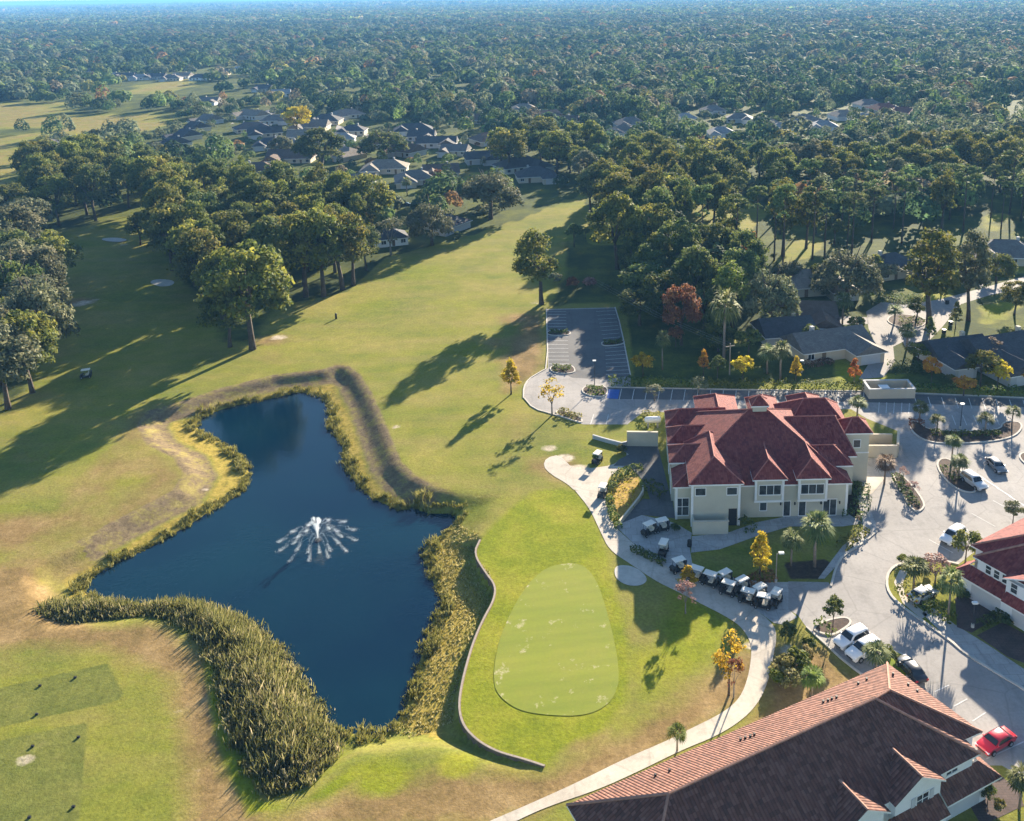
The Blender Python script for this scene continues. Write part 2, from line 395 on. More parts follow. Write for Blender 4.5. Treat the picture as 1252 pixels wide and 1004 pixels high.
class MB:
    def __init__(s): s.v = []; s.f = []; s.m = []
    def add(s, vs, fs, mi=0):
        k = len(s.v); s.v += [tuple(v) for v in vs]
        for f in fs: s.f.append([k+i for i in f]); s.m.append(mi)
        return s
    def box(s, x0, x1, y0, y1, z0, z1, mi=0):
        return s.add([(x0, y0, z0), (x1, y0, z0), (x1, y1, z0), (x0, y1, z0), (x0, y0, z1), (x1, y0, z1), (x1, y1, z1), (x0, y1, z1)],
                     [(0, 3, 2, 1), (4, 5, 6, 7), (0, 1, 5, 4), (1, 2, 6, 5), (2, 3, 7, 6), (3, 0, 4, 7)], mi)
    def tube(s, pts, rads, n=7, mi=0, cap=True):
        pts = [Vector(p) for p in pts]; rings = []
        for i, p in enumerate(pts):
            d = (pts[min(i+1, len(pts)-1)]-pts[max(i-1, 0)]).normalized()
            a = d.orthogonal().normalized() if abs(d.z) < 0.99 else Vector((1, 0, 0))
            if abs(d.z) < 0.99: a = Vector((0, 0, 1)).cross(d).normalized()
            c = d.cross(a).normalized(); r = rads[i] if not isinstance(rads, (int, float)) else rads
            rings.append([p+a*(r*cos(2*pi*k/n))+c*(r*sin(2*pi*k/n)) for k in range(n)])
        vs = [v for rg in rings for v in rg]; fs = []
        for i in range(len(rings)-1):
            for k in range(n):
                fs.append((i*n+k, i*n+(k+1) % n, (i+1)*n+(k+1) % n, (i+1)*n+k))
        if cap: fs.append(tuple(range(n))[::-1]); fs.append(tuple((len(rings)-1)*n+k for k in range(n)))
        return s.add(vs, fs, mi)
    def prism(s, pts, z0, z1, mi=0):
        """closed prism over a polygon; z1 may be a function of x, y"""
        n = len(pts); area = sum(pts[i][0]*pts[(i+1) % n][1]-pts[(i+1) % n][0]*pts[i][1] for i in range(n))
        if area < 0: pts = pts[::-1]
        tri = tessellate_polygon([[Vector((p[0], p[1], 0)) for p in pts]])
        vs = [(p[0], p[1], z0) for p in pts]+[(p[0], p[1], z1) for p in pts]
        fs = []
        for a, b_, c in tri:
            A, B, C_ = pts[a], pts[b_], pts[c]
            if (B[0]-A[0])*(C_[1]-A[1])-(C_[0]-A[0])*(B[1]-A[1]) < 0: b_, c = c, b_
            fs.append((n+a, n+b_, n+c))
        for i in range(n): fs.append((i, (i+1) % n, n+(i+1) % n, n+i))
        return s.add(vs, fs, mi)
    def mesh(s, name, smooth=False, tf=None):
        me = bpy.data.meshes.new(name)
        vs = [tf(*v) for v in s.v] if tf else s.v
        me.from_pydata(vs, [], s.f); me.polygons.foreach_set('material_index', s.m)
        if smooth: me.polygons.foreach_set('use_smooth', [True]*len(s.f))
        me.update(); return me
    def build(s, name, mat, parent=None, smooth=False, tf=None):
        return link(name, s.mesh(name, smooth, tf), mat, parent)

def np_mesh(name, V, F, attrs=None, smooth=False):
    """V (n,3), F (m,k) ; attrs {name: (domain, array)}"""
    V = np.ascontiguousarray(V, dtype=np.float32); F = np.ascontiguousarray(F, dtype=np.int32); k = F.shape[1]
    me = bpy.data.meshes.new(name)
    me.vertices.add(len(V)); me.vertices.foreach_set('co', V.ravel())
    me.loops.add(F.size); me.loops.foreach_set('vertex_index', F.ravel())
    me.polygons.add(len(F)); me.polygons.foreach_set('loop_start', np.arange(0, F.size, k, dtype=np.int32))
    me.update(calc_edges=True)
    if smooth: me.polygons.foreach_set('use_smooth', np.ones(len(F), bool))
    for nm, (dom, arr) in (attrs or {}).items():
        if arr.ndim == 1:
            a = me.attributes.new(nm, 'FLOAT', dom); a.data.foreach_set('value', arr.astype(np.float32))
        else:
            a = me.attributes.new(nm, 'FLOAT_COLOR', dom); a.data.foreach_set('color', arr.astype(np.float32).ravel())
    me.update()
    return me

def roof_uv(me):
    if not me.uv_layers: me.uv_layers.new(name='UVMap')
    uv = me.uv_layers[0].data
    for p in me.polygons:
        n = p.normal
        h = Vector((-n.y, n.x, 0))
        h = h.normalized() if h.length > 1e-3 else Vector((1, 0, 0))
        s = n.cross(h)
        for li in p.loop_indices:
            co = me.vertices[me.loops[li].vertex_index].co
            uv[li].uv = (co.dot(h), co.dot(s))

# signed distance (positive inside) of many points to a polygon
def sdist(X, Y, poly):
    poly = np.asarray(poly, float); n = len(poly)
    d2 = np.full(X.shape, 1e18); inside = np.zeros(X.shape, bool); seg = np.zeros(X.shape, int)
    for i in range(n):
        ax, ay = poly[i]; bx, by = poly[(i+1) % n]
        ex, ey = bx-ax, by-ay; L = ex*ex+ey*ey+1e-12
        tt = np.clip(((X-ax)*ex+(Y-ay)*ey)/L, 0, 1)
        q = (X-ax-tt*ex)**2+(Y-ay-tt*ey)**2
        w = q < d2; d2[w] = q[w]; seg[w] = i
        c = ((ay > Y) != (by > Y)) & (X < (bx-ax)*(Y-ay)/((by-ay) if abs(by-ay) > 1e-9 else 1e-9)+ax)
        inside ^= c
    d = np.sqrt(d2)
    return np.where(inside, d, -d), seg

def smooth_poly(pts, it=2):
    for _ in range(it):
        q = []
        for i in range(len(pts)):
            a, b_ = pts[i], pts[(i+1) % len(pts)]
            q += [(a[0]*.75+b_[0]*.25, a[1]*.75+b_[1]*.25), (a[0]*.25+b_[0]*.75, a[1]*.25+b_[1]*.75)]
        pts = q
    return pts
def smooth_line(pts, it=2):
    for _ in range(it):
        q = [pts[0]]
        for i in range(len(pts)-1):
            a, b_ = pts[i], pts[i+1]
            q += [(a[0]*.75+b_[0]*.25, a[1]*.75+b_[1]*.25), (a[0]*.25+b_[0]*.75, a[1]*.25+b_[1]*.75)]
        pts = q+[pts[-1]]
    return pts
def sstep(a, b_, x):
    t_ = np.clip((x-a)/(b_-a), 0, 1); return t_*t_*(3-2*t_)

# ================================================================== SETTING
WATER_Z = -1.9
POND_PX = [(237,519),(255,505),(302,492),(336,487),(362,479),(386,482),(403,494),(402,516),(408,530),(419,542),(418,560),(426,578),(437,593),(452,608),(474,618),(492,625),(503,617),(530,629),(553,625),(563,636),(548,650),(523,664),(515,680),(525,697),(531,717),(542,738),(526,765),(518,794),(511,815),(503,839),(498,863),(481,887),(471,899),(433,898),(409,890),(385,900),(352,880),(325,840),(300,800),(262,765),(222,748),(175,745),(130,738),(97,722),(111,708),(144,685),(181,671),(208,655),(235,640),(258,624),(295,604),(306,583),(301,564),(285,551),(268,539),(248,531)]
BANK_PX = [(396,452),(335,459),(268,476),(218,493),(181,503),(168,521),(181,543),(215,560),(226,580),(213,600),(181,617),(141,637),(94,664),(50,684),(22,705),(30,755),(60,772),(120,768),(170,761),(205,768),(232,788),(248,818),(262,870),(275,922),(298,968),(325,990),(372,978),(410,950),(440,930),(480,925),(530,922),(580,935),(640,950),(666,938),
           (639,929),(609,921),(585,908),(567,890),(561,869),(563,845),(570,815),(579,785),(591,758),(604,735),(606,717),(594,702),(579,678),(587,661),(602,640),(617,606),(569,603),(533,596),(507,583),(489,565),(477,537),(466,509),(454,483),(440,460),(425,448),(410,447)]
WALL_I0, WALL_I1 = 33, 47
pond = smooth_poly(GP(POND_PX, WATER_Z), 2)
bank0 = GP(BANK_PX)
bank = bank0
WALL_PTS = [G(*p) for p in BANK_PX[WALL_I0:WALL_I1+1]]

REED_PX = [(46,752),(90,764),(161,756),(201,760),(238,781),(260,815),(275,870),(290,920),(310,962),(335,978),(372,968),(397,948),(411,918),(412,895),(398,868),(372,833),(345,788),(300,750),(255,735),(222,729),(175,736),(110,734),(70,736)]
reed_poly = GP(REED_PX, -1.2)

TIP = G(612, 622)
def height(X, Y):
    Hh = np.zeros(X.shape)
    db, seg = sdist(X, Y, bank)
    dw, _ = sdist(X, Y, pond)
    ins = db > 0
    iswall = (seg >= WALL_I0) & (seg < WALL_I1)
    southx = (seg >= 24) & (seg < WALL_I0)
    run = np.where(iswall, 0.5, np.where(southx, 0.6, 4.4))
    low = -1.3
    h = low*sstep(0, 1, db/run) if True else 0
    # gentle fall from the foot of the scarp to the shoreline
    k = np.clip((db-run)/np.maximum((db-run)+np.maximum(-dw, 0.0)+1e-6, 0.5), 0, 1)
    h = h+np.where(db > run, (WATER_Z+0.02-low)*k, 0)
    h = np.where(dw > 0, np.minimum(h, WATER_Z-0.35*dw), h)
    h = np.where(iswall & (db < 0.5), low*np.clip(db/0.3, 0, 1), h)
    dS = np.full(X.shape, 1e9)
    for i in range(24, WALL_I0):
        (ax, ay), (bx, by) = bank[i], bank[i+1]; ex, ey = bx-ax, by-ay; L = ex*ex+ey*ey
        tt = np.clip(((X-ax)*ex+(Y-ay)*ey)/L, 0, 1); dS = np.minimum(dS, np.hypot(X-ax-tt*ex, Y-ay-tt*ey))
    h = np.where(dw <= 0, h*sstep(0, 1, dS/5.0), h)
    Hh = np.where(ins, h, 0)
    Hh = np.maximum(Hh, -4.5)*np.where(dw <= 0, np.clip(np.hypot(X-TIP[0], Y-TIP[1])/11.0, 0, 1)**0.7, 1)
    # very gentle roll of the fairways, only away from built ground
    roll = 0.35*np.sin(X*0.045+1.0)*np.sin(Y*0.03+0.5)
    far = np.clip((-X-25)/40, 0, 1)*np.clip((Y-150)/60, 0, 1)
    return Hh+np.where(ins, 0, roll*far*0.8)

# ---- ground: one sheet, fine near the camera and stretched to the horizon
def axis(lo, hi, step, out_lo, out_hi, g=1.09):
    a = list(np.arange(lo, hi+1e-6, step)); s = step
    while a[-1] < out_hi: s *= g; a.append(a[-1]+s)
    s = step; pre = []
    x = lo
    while x > out_lo: s *= g; x -= s; pre.append(x)
    return np.array(pre[::-1]+a)
gx = axis(-108, 48, 0.7, -45000, 45000)
gy = axis(62, 215, 0.7, -300, 90000)
GX, GY = np.meshgrid(gx, gy)
GZ = height(GX, GY)
# the ground falls away with the curve of the earth's haze line: keep it flat
nxv, nyv = len(gx), len(gy)
idx = np.arange(nxv*nyv).reshape(nyv, nxv)
FQ = np.stack([idx[:-1, :-1].ravel(), idx[:-1, 1:].ravel(), idx[1:, 1:].ravel(), idx[1:, :-1].ravel()], 1)

near = (np.abs(GX) < 2500) & (GY < 3500)
def zone(polys, feather, z=0.0):
    out = np.zeros(GX.shape)
    for pl in polys:
        d, _ = sdist(GX[near], GY[near], GP(pl, z))
        o = np.zeros(GX.shape); o[near] = np.clip(0.5+d/(2*feather), 0, 1)
        out = np.maximum(out, o)
    return out
def ptzone(pts):
    """soft spots: px, py, radius in px (wide), strength"""
    out = np.zeros(GX.shape)
    for px, py, r, s_ in pts:
        x, y = G(px, py); rm = r/ppm(px, py)
        out = np.maximum(out, s_*np.exp(-((GX-x)/rm)**2-((GY-y)/(rm*0.85))**2))
    return out

SUBURB_PX = [(-900,236),(0,238),(60,285),(165,262),(240,330),(330,375),(425,356),(470,315),(560,293),(640,267),(718,235),(700,300),(706,335),(722,345),(765,366),(775,462),(1252,478),(2300,480),(2300,26),(-900,26)]
FIELDS_PX = [[(-300,170),(38,166),(46,182),(18,222),(10,240),(-300,250)], [(-300,132),(70,128),(100,142),(192,138),(215,150),(180,163),(110,168),(45,160),(-300,160)],
             [(148,108),(196,101),(246,94),(246,104),(200,112),(165,120)], [(968,294),(1006,288),(1004,305),(985,318),(945,322)], [(1195,375),(1222,368),(1250,372),(1225,395),(1200,398)],
             [(1204,262),(1238,262),(1225,280),(1200,284)], [(1140,345),(1160,345),(1165,365),(1130,375),(1120,368)], [(895,415),(925,398),(930,404),(905,424),(892,424)],
             [(528,232),(560,217),(606,205),(604,214),(572,228),(545,236)], [(500,88),(535,85),(530,94),(500,94)], [(1015,425),(1060,455),(1110,458),(1085,470),(1020,470)],
             [(235,178),(262,172),(250,190),(225,195)], [(700,255),(900,235),(940,260),(900,300),(720,300)], [(1190,335),(1252,318),(1300,320),(1300,332),(1252,335)], [(300,150),(312,144),(318,154),(306,160)], [(1020,330),(1035,345),(1040,360),(1015,360)]]
suburb = zone([SUBURB_PX], 2.0)
fields = zone(FIELDS_PX, 2.0)
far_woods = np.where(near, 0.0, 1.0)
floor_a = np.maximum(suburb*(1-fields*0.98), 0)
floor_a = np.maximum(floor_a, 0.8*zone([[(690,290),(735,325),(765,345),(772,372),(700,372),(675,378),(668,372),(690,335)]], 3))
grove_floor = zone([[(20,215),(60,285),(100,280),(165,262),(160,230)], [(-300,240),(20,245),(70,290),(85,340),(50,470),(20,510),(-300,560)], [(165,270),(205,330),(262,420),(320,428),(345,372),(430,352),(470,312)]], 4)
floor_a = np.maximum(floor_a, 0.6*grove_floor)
dbk, segb = sdist(GX[near], GY[near], bank); dwk, _ = sdist(GX[near], GY[near], pond)
bankw = np.zeros(GX.shape); straww = np.zeros(GX.shape); tipf = np.clip(np.hypot(GX[near]-TIP[0], GY[near]-TIP[1])/14.0-.15, 0, 1)
inb = (dbk > -1.0) & (dwk < 0)
wallish = (segb >= 27) & (segb < WALL_I1)
bankw[near] = tipf*np.where(inb, np.clip((dbk+1.0)/1.2, 0, 1)*np.clip((6.5-dbk)/2.5, 0, 1), 0)*np.where(wallish, 0.25, np.where((segb >= 12) & (segb < 27), 0.15, 0.9))
straww[near] = np.where((dbk > 0) & (dwk < 0.5), np.maximum(0.65*np.clip((dbk-4.0)/2.0, 0, 1)*((segb < 24) | (segb > 32)), np.where(wallish & (segb > 32), 1.0*np.clip(dbk/4.0, 0, 1), 0)), 0)
GREENISH = [(560,900),(575,660),(700,600),(745,680),(765,800),(745,870),(680,895)]
dryz = zone([[(-60,690),(40,690),(120,765),(200,765),(250,800),(290,940),(330,1000),(420,965),(560,945),(660,945),(760,900),(905,800),(940,790),(915,860),(800,930),(600,1015),(220,1020),(230,905),(200,830),(120,790),(-60,800)], [(640,470),(664,445),(664,380),(640,390),(612,440),(618,480)],
             [(650,560),(700,555),(712,600),(640,575)], [(930,790),(1010,790),(1075,850),(1000,870),(880,930),(930,850)]], 3.5)
dryz = np.maximum(dryz, 0.55*zone([[(165,500),(300,470),(420,440),(440,450),(480,560),(560,600),(620,600),(620,612),(540,606),(478,570),(430,470),(330,475),(200,512),(190,540),(240,580),(225,615),(20,720),(-20,700)]], 3))
dryz = np.maximum(dryz, ptzone([(95,370,25,0.9), (60,380,30,0.8), (330,415,30,0.75), (450,520,24,0.5), (640,390,40,0.75), (700,300,30,0.6), (250,345,40,0.5), (40,640,60,0.5), (30,560,60,0.35), (760,615,16,0.9)]))
greyed = zone([[(700,930),(790,860),(905,790),(915,850),(800,918),(690,962)]], 2)
limez = np.maximum(ptzone([(60,600,70,0.35), (520,330,70,0.55), (560,370,70,0.5), (460,370,60,0.5), (540,560,60,0.4), (470,950,45,0.85), (560,935,30,0.9), (160,590,60,0.5), (1010,660,40,0.5)]), 0.9*zone([[(245,790),(275,790),(300,880),(320,975),(360,985),(440,930),(470,935),(400,975),(300,1000),(262,900)]], 1.2))
dryz = np.maximum(dryz, 0.5*zone(FIELDS_PX[:3], 4))
dryz = np.maximum(dryz, ptzone([(20,650,80,0.75), (90,690,50,0.6), (330,440,60,0.35), (140,470,60,0.3), (640,520,60,0.45), (560,480,40,0.35), (480,300,40,0.3), (610,420,40,0.5), (700,890,60,0.8), (640,905,40,0.6)]))*(1-0.8*zone([GREENISH], 3))
limez = np.maximum(limez, 0.7*zone(FIELDS_PX[4:7]+FIELDS_PX[8:9]+FIELDS_PX[10:11], 3))
limez = np.maximum(limez, 0.7*zone([[(820,690),(905,760),(895,800),(780,870),(760,820),(755,780),(790,790)]], 3))
FRINGE = [(666,936),(639,929),(609,921),(585,908),(567,890),(561,869),(563,845),(570,815),(579,785),(591,758),(604,735),(606,717),(594,702),(579,678),(587,661),(602,640),(630,618),(655,600),(690,597),(703,602),(721,624),(734,652),(742,672),(752,720),(768,780),(772,820),(762,865),(735,893),(700,910)]
limez = np.maximum(limez, zone([FRINGE], 2.2))
teez = zone([[(-30,848),(131,811),(152,848),(148,856),(-30,896)], [(-30,912),(107,883),(96,1015),(-30,1015)]], 0.5)
sandz = ptzone([(100,372,14,1.1), (82,400,14,0.8), (485,522,6,1.0), (690,560,14,1.1), (705,575,18,1.3), (672,548,12,0.9), (340,412,14,0.8), (690,300,16,0.7), (536,318,4,0.8), (250,590,5,1.0), (920,790,14,0.8), (965,795,18,0.8), (690,345,18,0.4), (30,930,16,0.7), (150,300,12,0.6), (120,370,25,0.4), (285,780,10,0.4), (215,870,12,0.45), (240,940,16,0.5), (655,370,14,0.6)])
mulchz = zone([[(958,688),(1008,684),(1022,690),(1008,708),(966,708)], [(1025,610),(1052,585),(1056,640),(1032,640)]], 0.8)
me = np_mesh('ground', np.stack([GX.ravel(), GY.ravel(), GZ.ravel()], 1), FQ,
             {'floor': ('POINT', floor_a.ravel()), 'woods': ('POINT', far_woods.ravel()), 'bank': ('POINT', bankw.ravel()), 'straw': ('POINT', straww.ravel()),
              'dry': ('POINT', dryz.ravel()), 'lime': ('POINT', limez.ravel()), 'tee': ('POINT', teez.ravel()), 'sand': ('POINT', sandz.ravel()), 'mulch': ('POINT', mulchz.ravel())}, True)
tag(link('ground', me, 'ground'), None, None, None, 'structure')

def ground_z(x, y):
    return float(height(np.array([x]), np.array([y]))[0])

def sheet(name, px, z, mat, smooth=0, world=False):
    pts = px if world else GP(px)
    if smooth: pts = smooth_poly(pts, smooth)
    pts = [(p[0], p[1]) for p in pts]
    tri = tessellate_polygon([[Vector((p[0], p[1], 0)) for p in pts]])
    fs = []
    for a, b_, c in tri:
        A, B, C_ = pts[a], pts[b_], pts[c]
        fs.append((a, b_, c) if (B[0]-A[0])*(C_[1]-A[1])-(C_[0]-A[0])*(B[1]-A[1]) > 0 else (a, c, b_))
    me = bpy.data.meshes.new(name); me.from_pydata([(p[0], p[1], z) for p in pts], [], fs); me.update()
    return tag(link(name, me, mat), None, None, None, 'structure')

# water
wp = smooth_poly(GP(BANK_PX), 0)
d_off = []
sheet('pond_water', [(p[0], p[1]) for p in smooth_poly(GP([(q[0], q[1]) for q in POND_PX], WATER_Z), 1)], WATER_Z, 'pond_water', 0, True)
# widen the water a little under its banks so the shoreline is the ground cutting it
wo_ = bpy.data.objects['pond_water']
cxw = sum(v.co.x for v in wo_.data.vertices)/len(wo_.data.vertices)

# putting green and its fringe
SKIRT = [(666,936),(639,929),(609,921),(585,908),(567,890),(561,869),(563,845),(570,815),(579,785),(591,758),(604,735),(606,717),(594,702),(579,678),(587,661),(602,650),(625,660),(640,690),(635,720),(618,765),(603,810),(602,845),(615,875),(640,895)]
sk = sheet('putting_fringe', SKIRT, 0.02, 'ground')
al = sk.data.attributes.new('lime', 'FLOAT', 'POINT'); al.data.foreach_set('value', np.ones(len(sk.data.vertices), np.float32))
GREEN = [(699,688),(669,693),(648,711),(630,738),(615,770),(606,800),(603,833),(609,851),(633,869),(669,875),(714,876),(744,863),(757,839),(756,809),(747,765),(732,714),(717,693)]
sheet('putting_green', GREEN, 0.045, 'putting_turf', 3)
# pavements
PAVE = [(640,474),(646,464),(659,456),(670,450),(668,378),(752,376),(759,399),(771,460),(771,473),(900,477),(1060,479),(1252,487),(1900,507),(1900,560),(1420,615),(1252,640),(1215,655),(1195,672),(1172,690),(1140,683),(1100,689),(1087,698),(1083.6,712),(1087,726),(1100,740),(1123,756.6),(1160,782),(1179,798.6),(1216,822),(1252,843),(1700,1130),(1560,1160),(1330,1000),(1225,936),(1190,936),(1170,915),(1110,860),(1044,820),(986,767),(976,753),(964,745),(964,711),(1013,712),(1016,717),(1022,694),(1030,680),(1053,666),(1072,650),(1066,630),(1053,606),(1062,578),(1098,558),(1100,528),(1060,512),(1040,500),(900,506),(812,504),(786,504),(767,519),(713,519),(677,507),(652,500),(641,487)]
sheet('driveway', PAVE, 0.008, 'drive_concrete')
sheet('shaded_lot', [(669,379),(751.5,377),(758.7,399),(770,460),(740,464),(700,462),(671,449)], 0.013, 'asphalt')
sheet('parking_lane', [(743,474.5),(900,478),(1060,480),(1252,488),(1850,507),(1850,519),(1252,498),(1060,492),(900,489.5),(744,488)], 0.013, 'asphalt')
PATH_L = [(703,600),(721,622),(734,650),(745,673),(771,690),(802,711),(823,721),(856,738),(885,752.5),(906,766),(918,785),(919,800),(915,828),(905,854),(884,872),(843,892),(818,905),(764,928),(718,951),(680,969),(600,1004),(560,1020)]
PATH_R = [(740,602),(745,631),(752,645),(781,671),(813,693),(860,715),(900,728),(946,762),(950,780),(946,800),(941,828),(930,856),(910,879),(877,900),(833,917.6),(782,943),(731,966),(680,983),(650,995),(620,1010)]
L_ = smooth_line(GP(PATH_L), 2); R_ = smooth_line(GP(PATH_R), 2)
sheet('cart_path', L_+R_[::-1], 0.05, 'path_concrete', 0, True)
sheet('cart_path_fork', [(703,601),(694,592),(673,580),(664,570),(668,560),(684,556),(701,574),(722,573),(749,569),(757,563),(769,556),(757,548),(768,545),(800,546),(806,566),(770,566),(752,578),(745,583),(739,602)], 0.044, 'path_concrete', 1)
sheet('service_court', [(750,570),(757,562),(769,556),(757,547.5),(768,545),(804,545),(813,580),(821,612),(795,612),(788,590),(770,570)], 0.056, 'asphalt')
sheet('staging_pavement', [(752,643),(785,630),(826,640),(846,652),(843,668),(846,688),(858,700),(900,707),(935,712),(964,712),(964,745),(975,755),(958,764),(946,762),(900,728),(860,715),(813,693),(781,671)], 0.038, 'walk_concrete')
sheet('front_walk', [(846,656),(892,651),(925,639),(965,631),(1034,627),(1056,640),(1030,644),(965,644),(925,656),(880,672),(845,676)], 0.044, 'walk_concrete')
sheet('ramp_walk', [(1048,606),(1056,606),(1071,640),(1071,650),(1053,665),(1030,679),(1022,693),(1008,708),(1000,708),(1018,684),(1030,668),(1056,648)], 0.06, 'walk_concrete')
sheet('tower_patio', [(1050,604),(1066,604),(1082,585),(1090,560),(1056,560)], 0.03, 'path_concrete')
sheet('golden_bed', [(752,588),(780,582),(784,600),(766,628),(756,640),(747,612)], 0.024, 'golden_ground')
sheet('service_yard', [(786,610),(822,612),(826,634),(786,630),(760,640),(768,628)], 0.03, 'asphalt')
sheet('sidewalk', [(1127,750),(1140,743),(1168,764),(1210,790),(1252,818),(1420,915),(1420,940),(1252,842),(1216,821),(1179,797),(1158,780)], 0.016, 'walk_concrete')
sheet('bulb_walk', [(1093,712),(1100,697),(1110,699),(1104,712),(1106,728),(1122,742),(1134,752),(1127,757),(1104,738)], 0.016, 'path_concrete')
for dp in ([(1168,731),(1182,724),(1222,753),(1188,774),(1170,767)], [(1226,761),(1300,800),(1300,830),(1231,802.6),(1194,777)]):
    sheet('paved_drive', dp, 0.024, 'paver')
sheet('sand_bunker', [(751,694),(760,691),(775,693),(788,702),(792,711),(782,717),(765,716),(752,707)], 0.06, 'sand', 2)
sheet('sand_bunker', [(182,346),(192,342),(214,344),(212,350),(198,352),(190,350)], 0.3, 'sand', 2)
sheet('sand_bunker', [(122,293),(140,291),(158,294),(148,297),(130,296)], 0.3, 'sand', 2)
sheet('corner_walk', [(1180,975),(1210,938),(1245,965),(1252,985),(1200,1010)], 0.02, 'paver')
# streets of the neighbourhood
STREETS = [[(1059,381),(1078,369),(1105,373),(1150,366),(1195,354),(1252,338),(1420,300),(1420,320),(1252,352),(1210,361),(1175,372),(1152,400),(1127,426),(1110,431),(1104,418),(1092,424),(1094,442),(1081,461),(1050,464),(1062,445),(1072,425),(1062,402)],
           [(244,192),(262,190),(283,168),(292,153),(284,150),(265,166)], [(322,143),(350,135),(348,130),(325,135)], [(486,250),(530,240),(575,229),(566,225),(530,232),(494,241)],
           [(930,405),(975,392),(1035,387),(1060,388),(1062,396),(1000,398),(945,410)], [(200,238),(245,224),(290,236),(285,241),(245,231),(205,243)],
           [(410,158),(460,172),(462,168),(412,153)], [(1175,345),(1200,330),(1210,332),(1200,352)]]
for s_ in STREETS: sheet('street', s_, 0.012, 'street')

# kerbs: real steps along edges
def kerb(px, w=0.22, h=0.13, closed=False, name='kerb', mat='kerb_concrete', z0=-0.05, sm=1):
    pts = GP(px)
    if closed: pts = smooth_poly(pts, sm)
    else: pts = smooth_line(pts, sm)
    n = len(pts); mb = MB(); vs = []
    for i, p in enumerate(pts):
        a = Vector(pts[(i-1) % n] if closed or i else pts[0]); b_ = Vector(pts[(i+1) % n] if closed or i < n-1 else pts[-1])
        d = (b_-a); d = d.normalized() if d.length > 1e-6 else Vector((1, 0)); nn = Vector((-d.y, d.x))*(w/2)
        vs += [(p[0]-nn.x, p[1]-nn.y, z0), (p[0]+nn.x, p[1]+nn.y, z0), (p[0]+nn.x, p[1]+nn.y, h), (p[0]-nn.x, p[1]-nn.y, h)]
    fs = []
    for i in range(n if closed else n-1):
        j = (i+1) % n
        for k in range(4): fs.append((i*4+k, i*4+(k+1) % 4, j*4+(k+1) % 4, j*4+k))
    if not closed: fs += [(0, 1, 2, 3), ((n-1)*4+3, (n-1)*4+2, (n-1)*4+1, (n-1)*4)]
    mb.add(vs, fs)
    o = mb.build(name, mat)
    bm = bmesh.new(); bm.from_mesh(o.data); bmesh.ops.recalc_face_normals(bm, faces=bm.faces); bm.to_mesh(o.data); bm.free()
    return tag(o, None, None, None, 'structure')
kerb([(640,487),(640,474),(646,464),(659,456),(670,450),(668,378)], 0.25, 0.15)
kerb([(752,376),(759,399),(771,460)], 0.25, 0.15)
kerb([(641,487),(652,500),(677,507),(711,517)], 0.25, 0.15)
kerb([(743,473.5),(900,476.5),(1060,478.5),(1252,486.5),(1400,491)], 0.25, 0.15, sm=0)
kerb([(1172,690),(1140,683),(1100,689),(1087,698),(1083.6,712),(1087,726),(1100,740),(1123,756.6),(1160,782),(1179,798.6),(1216,822),(1252,843),(1400,938)], 0.35, 0.15)
kerb([(986,767),(1044,820),(1110,862)], 0.25, 0.15)
kerb([(1016,717),(1022,694),(1030,680),(1053,666),(1072,650)], 0.3, 0.15)
ISL = {
 'entry': [(711.6,476),(719,471.5),(743,472.5),(742,485.5),(724,485),(713,481)],
 'lot_a': [(669,404.5),(695,404),(698,408),(694,410.5),(669,410.5)],
 'lot_b': [(737,418),(762,415.5),(764,421),(740,424),(735,421)],
 'lot_c': [(671,448),(697,446.5),(703,451),(702,457),(676,457)],
 'lot_d': [(681,501),(700,506),(712,513),(711,518),(690,511),(680,507)],
 'court': [(1109,517),(1118,532),(1136,541),(1160,543),(1209,541),(1239,535),(1250,524),(1247,516),(1226,516),(1223,527),(1160,528),(1134,526),(1122,515)],
 'bulb': [(1144.6,569),(1155.5,587.5),(1171.5,599.4),(1187.4,603.4),(1195,600),(1178,579.5),(1162,562),(1150,561)],
 'strip': [(1088,577),(1115,625.5),(1126,626),(1132,615),(1101,578)],
 'white_car': [(994,770.6),(1004,775),(1018,777.6),(1030,771),(1042,762),(1035,755),(1016,758),(1000,764)],
 'lawn_tip': [(1072,802),(1095,795),(1119,812),(1100,842),(1086,820)],
 'far_edge': [(1242,557),(1262,575),(1290,590),(1300,570),(1260,552)],
 'cul_de_sac': [(1083,392),(1094,399),(1112,402),(1130,399),(1133,390),(1110,385),(1092,385)]}
for k, pl in ISL.items():
    pts = smooth_poly(GP(pl), 2)
    sheet('planting_bed', pts, 0.14, 'mulch' if k not in ('lawn_tip',) else 'fringe_turf', 0, True)
    kerb(pl, 0.28, 0.17, True, sm=2)
# painted bay lines
lm = MB()
def line(a, b_, w=0.12, z=0.026):
    A, B = Vector(G(*a)), Vector(G(*b_)); d = (B-A).normalized(); n_ = Vector((-d.y, d.x))*w/2
    lm.add([(A.x-n_.x, A.y-n_.y, z), (B.x-n_.x, B.y-n_.y, z), (B.x+n_.x, B.y+n_.y, z), (A.x+n_.x, A.y+n_.y, z)], [(0, 1, 2, 3)])
def rowlines(a0, a1, b0, b1, n, w=0.14):
    for i in range(n+1):
        f = i/n
        line((a0[0]+(a1[0]-a0[0])*f, a0[1]+(a1[1]-a0[1])*f), (b0[0]+(b1[0]-b0[0])*f, b0[1]+(b1[1]-b0[1])*f), w)
rowlines((760,475.5), (1056,480), (757,489), (1056,492.5), 19)
rowlines((1075,492), (1112,493), (1074,505), (1111,506), 4)
rowlines((1118,485), (1400,494), (1122,497.5), (1404,506), 17)
rowlines((670,381), (670,403), (692,381), (693,403), 6); rowlines((670,412), (671,445), (694,412), (696,445), 7)
rowlines((729,381), (737,414), (752,380), (758,412), 7); rowlines((740,426), (741,458), (765,424), (770,457), 7)
